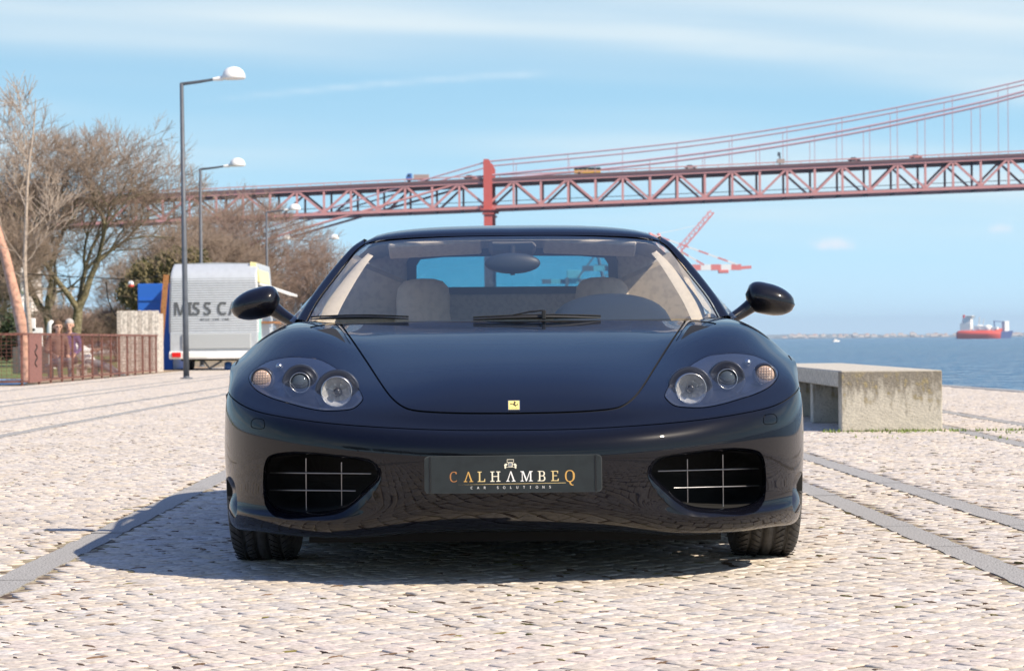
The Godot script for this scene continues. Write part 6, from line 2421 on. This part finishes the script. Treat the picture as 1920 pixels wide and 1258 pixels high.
func fittings():
	# door mirrors: an egg on a curved arm
	for s in [1.0, -1.0]:
		var st := new_st(true)
		var egg := []
		for k in 19:
			var t := -1.0 + 2.0 * k / 18.0
			var r := sqrt(maxf(0.0, 1.0 - (t * t if t > 0.0 else t * t * t * t)))
			var line := []
			var fat := 0.058 * (1.0 - 0.06 * t)
			for j in 28:
				var a := TAU * j / 28
				line.append(Vector3(t * 0.094, sin(a) * r * fat - 0.010 * t, cos(a) * r * (0.075 if cos(a) > 0 else 0.045)))
			egg.append(line)
		var egg_s := smoothed(surface(egg, true))
		var place := Transform3D(Basis(Vector3(0, 0, 1), -0.11 ) , Vector3(0.958, 0.872, -0.80))
		for k in egg_s.v.size():
			egg_s.v[k] = place * egg_s.v[k]
			egg_s.n[k] = place.basis * egg_s.n[k]
		var mirror := obj("door_mirror", as_mesh(egg_s if s > 0 else flipped_x(egg_s)), mats.paint_black, car)
		var arm := []
		var mid := catmull(v3([[.785, .790, -.745], [.820, .808, -.765], [.855, .829, -.785], [.895, .857, -.80]]), 4)
		for k in mid.size():
			var t := float(k) / (mid.size() - 1)
			var line := []
			for j in 16:
				var a := TAU * j / 16
				line.append(mid[k] + Vector3(-sin(a) * 0.4, sin(a), 0.0) * lerpf(0.019, 0.028, t * t) + Vector3(0, 0, cos(a) * 0.032))
			arm.append(line)
		var arm_s := smoothed(surface(arm, true))
		obj("mirror_arm", as_mesh(arm_s if s > 0 else flipped_x(arm_s)), mats.paint_black, mirror)
		box_at("mirror_base", Vector3(s * 0.782, 0.790, -0.742), Vector3(0.014, 0.05, 0.075), mats.black_gloss, mirror, Basis(Vector3(0, 0, 1), s * 0.5), 0.005)
	# wipers
	var wiper := func(a: Vector3, b: Vector3, rise: float):
		var st := new_st(true)
		var pts := []
		for k in 9:
			var t := k / 8.0
			pts.append(a.lerp(b, t) + Vector3(0, rise * sin(PI * t), 0.02 * sin(PI * t)))
		tube(st, pts, [0.002, 0.004, 0.0055, 0.0065, 0.0065, 0.0055, 0.0045, 0.0035, 0.002], 6)
		var arm := obj("wiper", done(st), mats.black_trim, car)
		st = new_st(true)
		var blade := []
		for p in pts:
			blade.append(p + Vector3(0, 0.008, -0.012))
		tube(st, blade, 0.003, 5)
		obj("wiper_blade", done(st), mats.black, arm)
		return arm
	wiper.call(Vector3(-0.735, 0.812, -0.595), Vector3(-0.37, 0.808, -0.358), 0.006)
	var second: Node3D = wiper.call(Vector3(-0.14, 0.803, -0.300), Vector3(0.31, 0.805, -0.345), 0.006)
	box_at("wiper_joint", Vector3(0.108, 0.817, -0.295), Vector3(0.014, 0.034, 0.02), mats.black_trim, second, Basis(), 0.003)
	obj("wiper_link", tube_mesh([Vector3(0.0, 0.818, -0.30), Vector3(0.06, 0.829, -0.297), Vector3(0.108, 0.833, -0.295)], [0.002, 0.0035, 0.0035], 6), mats.black_trim, second)
	# number plate
	var plate := Node3D.new()
	plate.name = "number_plate"
	car.add_child(plate, true)
	plate.position = Vector3(-0.004, 0.337, 1.055)
	plate.rotation = Vector3(-0.03, 0.0, 0.003)
	var outline := []
	for q in [[1, 1], [-1, 1], [-1, -1], [1, -1]]:
		for k in 6:
			var a: float = atan2(q[1], q[0]) - PI / 4 + PI / 2 * k / 5.0
			outline.append([q[0] * 0.247 + cos(a) * 0.014, q[1] * 0.041 + sin(a) * 0.014])
	obj("plate_holder", prism_mesh(outline, -0.014, -0.001), mats.plate_edge, plate)
	var face := []
	for p in outline:
		face.append([p[0] * 0.993, p[1] * 0.975])
	obj("plate_face", prism_mesh(face, -0.001, 0.0008), mats.plate, plate)
	for x in [-0.243, 0.243]:
		box_at("plate_clip", Vector3(x, 0, 0.001), Vector3(0.0045, 0.108, 0.006), mats.black_gloss, plate, Basis(), 0.001)
	var serif := SystemFont.new()
	serif.font_names = PackedStringArray(["Droid Serif"])
	var letters := [["C", -0.1756, mats.copper], ["Λ", -0.1326, mats.gold], ["L", -0.094, mats.gold_pale], ["H", -0.053, mats.cream], ["Λ", -0.008, mats.white_paint], ["M", 0.0388, mats.white_paint], ["B", 0.084, mats.cream], ["E", 0.1226, mats.gold_pale], ["Q", 0.167, mats.gold]]
	for l in letters:
		letter(plate, l[0], serif, 40, 0.0295 if l[0] != "Q" else 0.033, Vector3(l[1], -0.0215 if l[0] != "Q" else -0.0235, 0.001), l[2])
	var sans := SystemFont.new()
	sans.font_names = PackedStringArray(["Droid Sans"])
	var words := "CAR SOLUTIONS"
	var x := -0.1226
	for ch in words:
		if ch != " ":
			letter(plate, ch, sans, 24, 0.0075, Vector3(x, -0.0425, 0.001), mats.white_paint)
		x += 0.0192
	var swash := [[-0.162, -0.0296], [-0.05, -0.0292], [0.06, -0.0285], [0.154, -0.0278], [0.154, -0.0266], [0.06, -0.0274], [-0.05, -0.0282]]
	obj("plate_rule", prism_mesh(swash, 0.0008, 0.0016), mats.gold_pale, plate)
	# a little old motor car, seen from the front
	var icon := Node3D.new()
	icon.name = "plate_emblem"
	plate.add_child(icon, true)
	icon.position = Vector3(-0.008, 0.0295, 0.0)
	var shapes := [
		[[-0.0065, -0.008], [0.0065, -0.008], [0.0075, 0.001], [0.005, 0.005], [-0.005, 0.005], [-0.0075, 0.001]],
		[[-0.010, 0.0045], [0.010, 0.0045], [0.010, 0.0058], [-0.010, 0.0058]],
		[[-0.010, 0.0058], [-0.0088, 0.0058], [-0.0088, 0.0125], [-0.010, 0.0125]],
		[[0.0088, 0.0058], [0.010, 0.0058], [0.010, 0.0125], [0.0088, 0.0125]],
		[[-0.010, 0.0125], [0.010, 0.0125], [0.010, 0.014], [-0.010, 0.014]],
		[[-0.019, -0.004], [-0.012, -0.005], [-0.009, -0.002], [-0.010, 0.002], [-0.016, 0.001]],
		[[0.019, -0.004], [0.012, -0.005], [0.009, -0.002], [0.010, 0.002], [0.016, 0.001]],
		[[-0.017, -0.013], [-0.013, -0.013], [-0.012, -0.0055], [-0.018, -0.0045]],
		[[0.017, -0.013], [0.013, -0.013], [0.012, -0.0055], [0.018, -0.0045]],
		[[-0.016, -0.0095], [0.016, -0.0095], [0.016, -0.0083], [-0.016, -0.0083]],
	]
	for k in shapes.size():
		obj("emblem_piece", prism_mesh(shapes[k], 0.0008, 0.0018 + 0.0001 * k), mats.cream, icon)
	obj("emblem_grille", prism_mesh([[-0.0045, -0.006], [0.0045, -0.006], [0.005, 0.0005], [0.003, 0.0035], [-0.003, 0.0035], [-0.005, 0.0005]], 0.0008, 0.0034), mats.bar, icon)
	# nose badge: black animal on yellow
	var badge := Node3D.new()
	badge.name = "nose_badge"
	car.add_child(badge, true)
	badge.position = Vector3(0.0, 0.5305, 0.858)
	badge.rotation = Vector3(-1.13, 0.0, 0.0)
	var k2 := 2.1   # the face lies back on the slope of the bonnet
	obj("badge_rim", prism_mesh([[-0.0185, -0.0155 * k2], [0.0185, -0.0155 * k2], [0.0185, 0.0155 * k2], [-0.0185, 0.0155 * k2]], 0.0, 0.0035), mats.silver, badge)
	obj("badge_face", prism_mesh([[-0.0165, -0.0137 * k2], [0.0165, -0.0137 * k2], [0.0165, 0.0137 * k2], [-0.0165, 0.0137 * k2]], 0.002, 0.0042), mats.yellow, badge)
	var horse := [
		[[-0.004, 0.000], [0.0005, 0.0045], [0.0015, 0.007], [-0.001, 0.0085], [0.0005, 0.0098], [0.004, 0.0085], [0.0055, 0.006], [0.003, 0.003], [0.002, 0.0005], [0.006, -0.002], [0.0085, -0.003], [0.0055, -0.0035], [0.005, -0.006], [0.003, -0.005], [0.0005, -0.002]],
		[[-0.011, 0.002], [-0.010, 0.0035], [-0.005, 0.003], [-0.003, 0.001], [-0.005, 0.0012], [-0.009, 0.0012]],
		[[0.0085, -0.003], [0.0105, -0.001], [0.0112, 0.002], [0.0102, 0.0035], [0.0095, 0.001], [0.007, -0.002]],
	]
	for q in horse:
		var pts := []
		for p in q:
			pts.append([p[0] * 1.1, (p[1] + 0.001) * k2 * 1.05])
		obj("badge_emblem", prism_mesh(pts, 0.004, 0.0050), mats.black, badge)
	var text := "FERRARI"
	for k in text.length():
		var l := letter(badge, text[k], sans, 24, 0.0030, Vector3(-0.0125 + 0.00415 * k, -0.0115 * k2, 0.0043), mats.black)
		l.scale = Vector3(1, 1.9, 0.5)
	# side marker lamps at the ends of the seam
	for s in [1.0, -1.0]:
		box_at("side_marker", Vector3(s * 0.920, 0.556, 0.335), Vector3(0.008, 0.036, 0.060), mats.black_gloss, car, Basis(Vector3(0, 1, 0), s * 0.20) * Basis(Vector3(1, 0, 0), 0.35), 0.003)


func letter(parent: Node, text: String, font: Font, px: int, height: float, at: Vector3, m: Material) -> MeshInstance3D:   # one character, its middle below at «at»
	var t := TextMesh.new()
	t.text = text
	t.font = font
	t.font_size = px
	t.pixel_size = height / (px * 0.715)
	t.depth = 0.0008
	t.curve_step = 0.6
	t.vertical_alignment = VERTICAL_ALIGNMENT_BOTTOM
	var key := "%s %d %.4f" % [font, px, height]
	if not mats.has(key):   # how high this lettering's base line lies, from a letter that stands on it
		t.text = "H"
		mats[key] = t.get_aabb().position.y
		t.text = text
	var o := obj("letter", t, m, parent)
	o.position = at - Vector3(0, mats[key], 0)
	return o
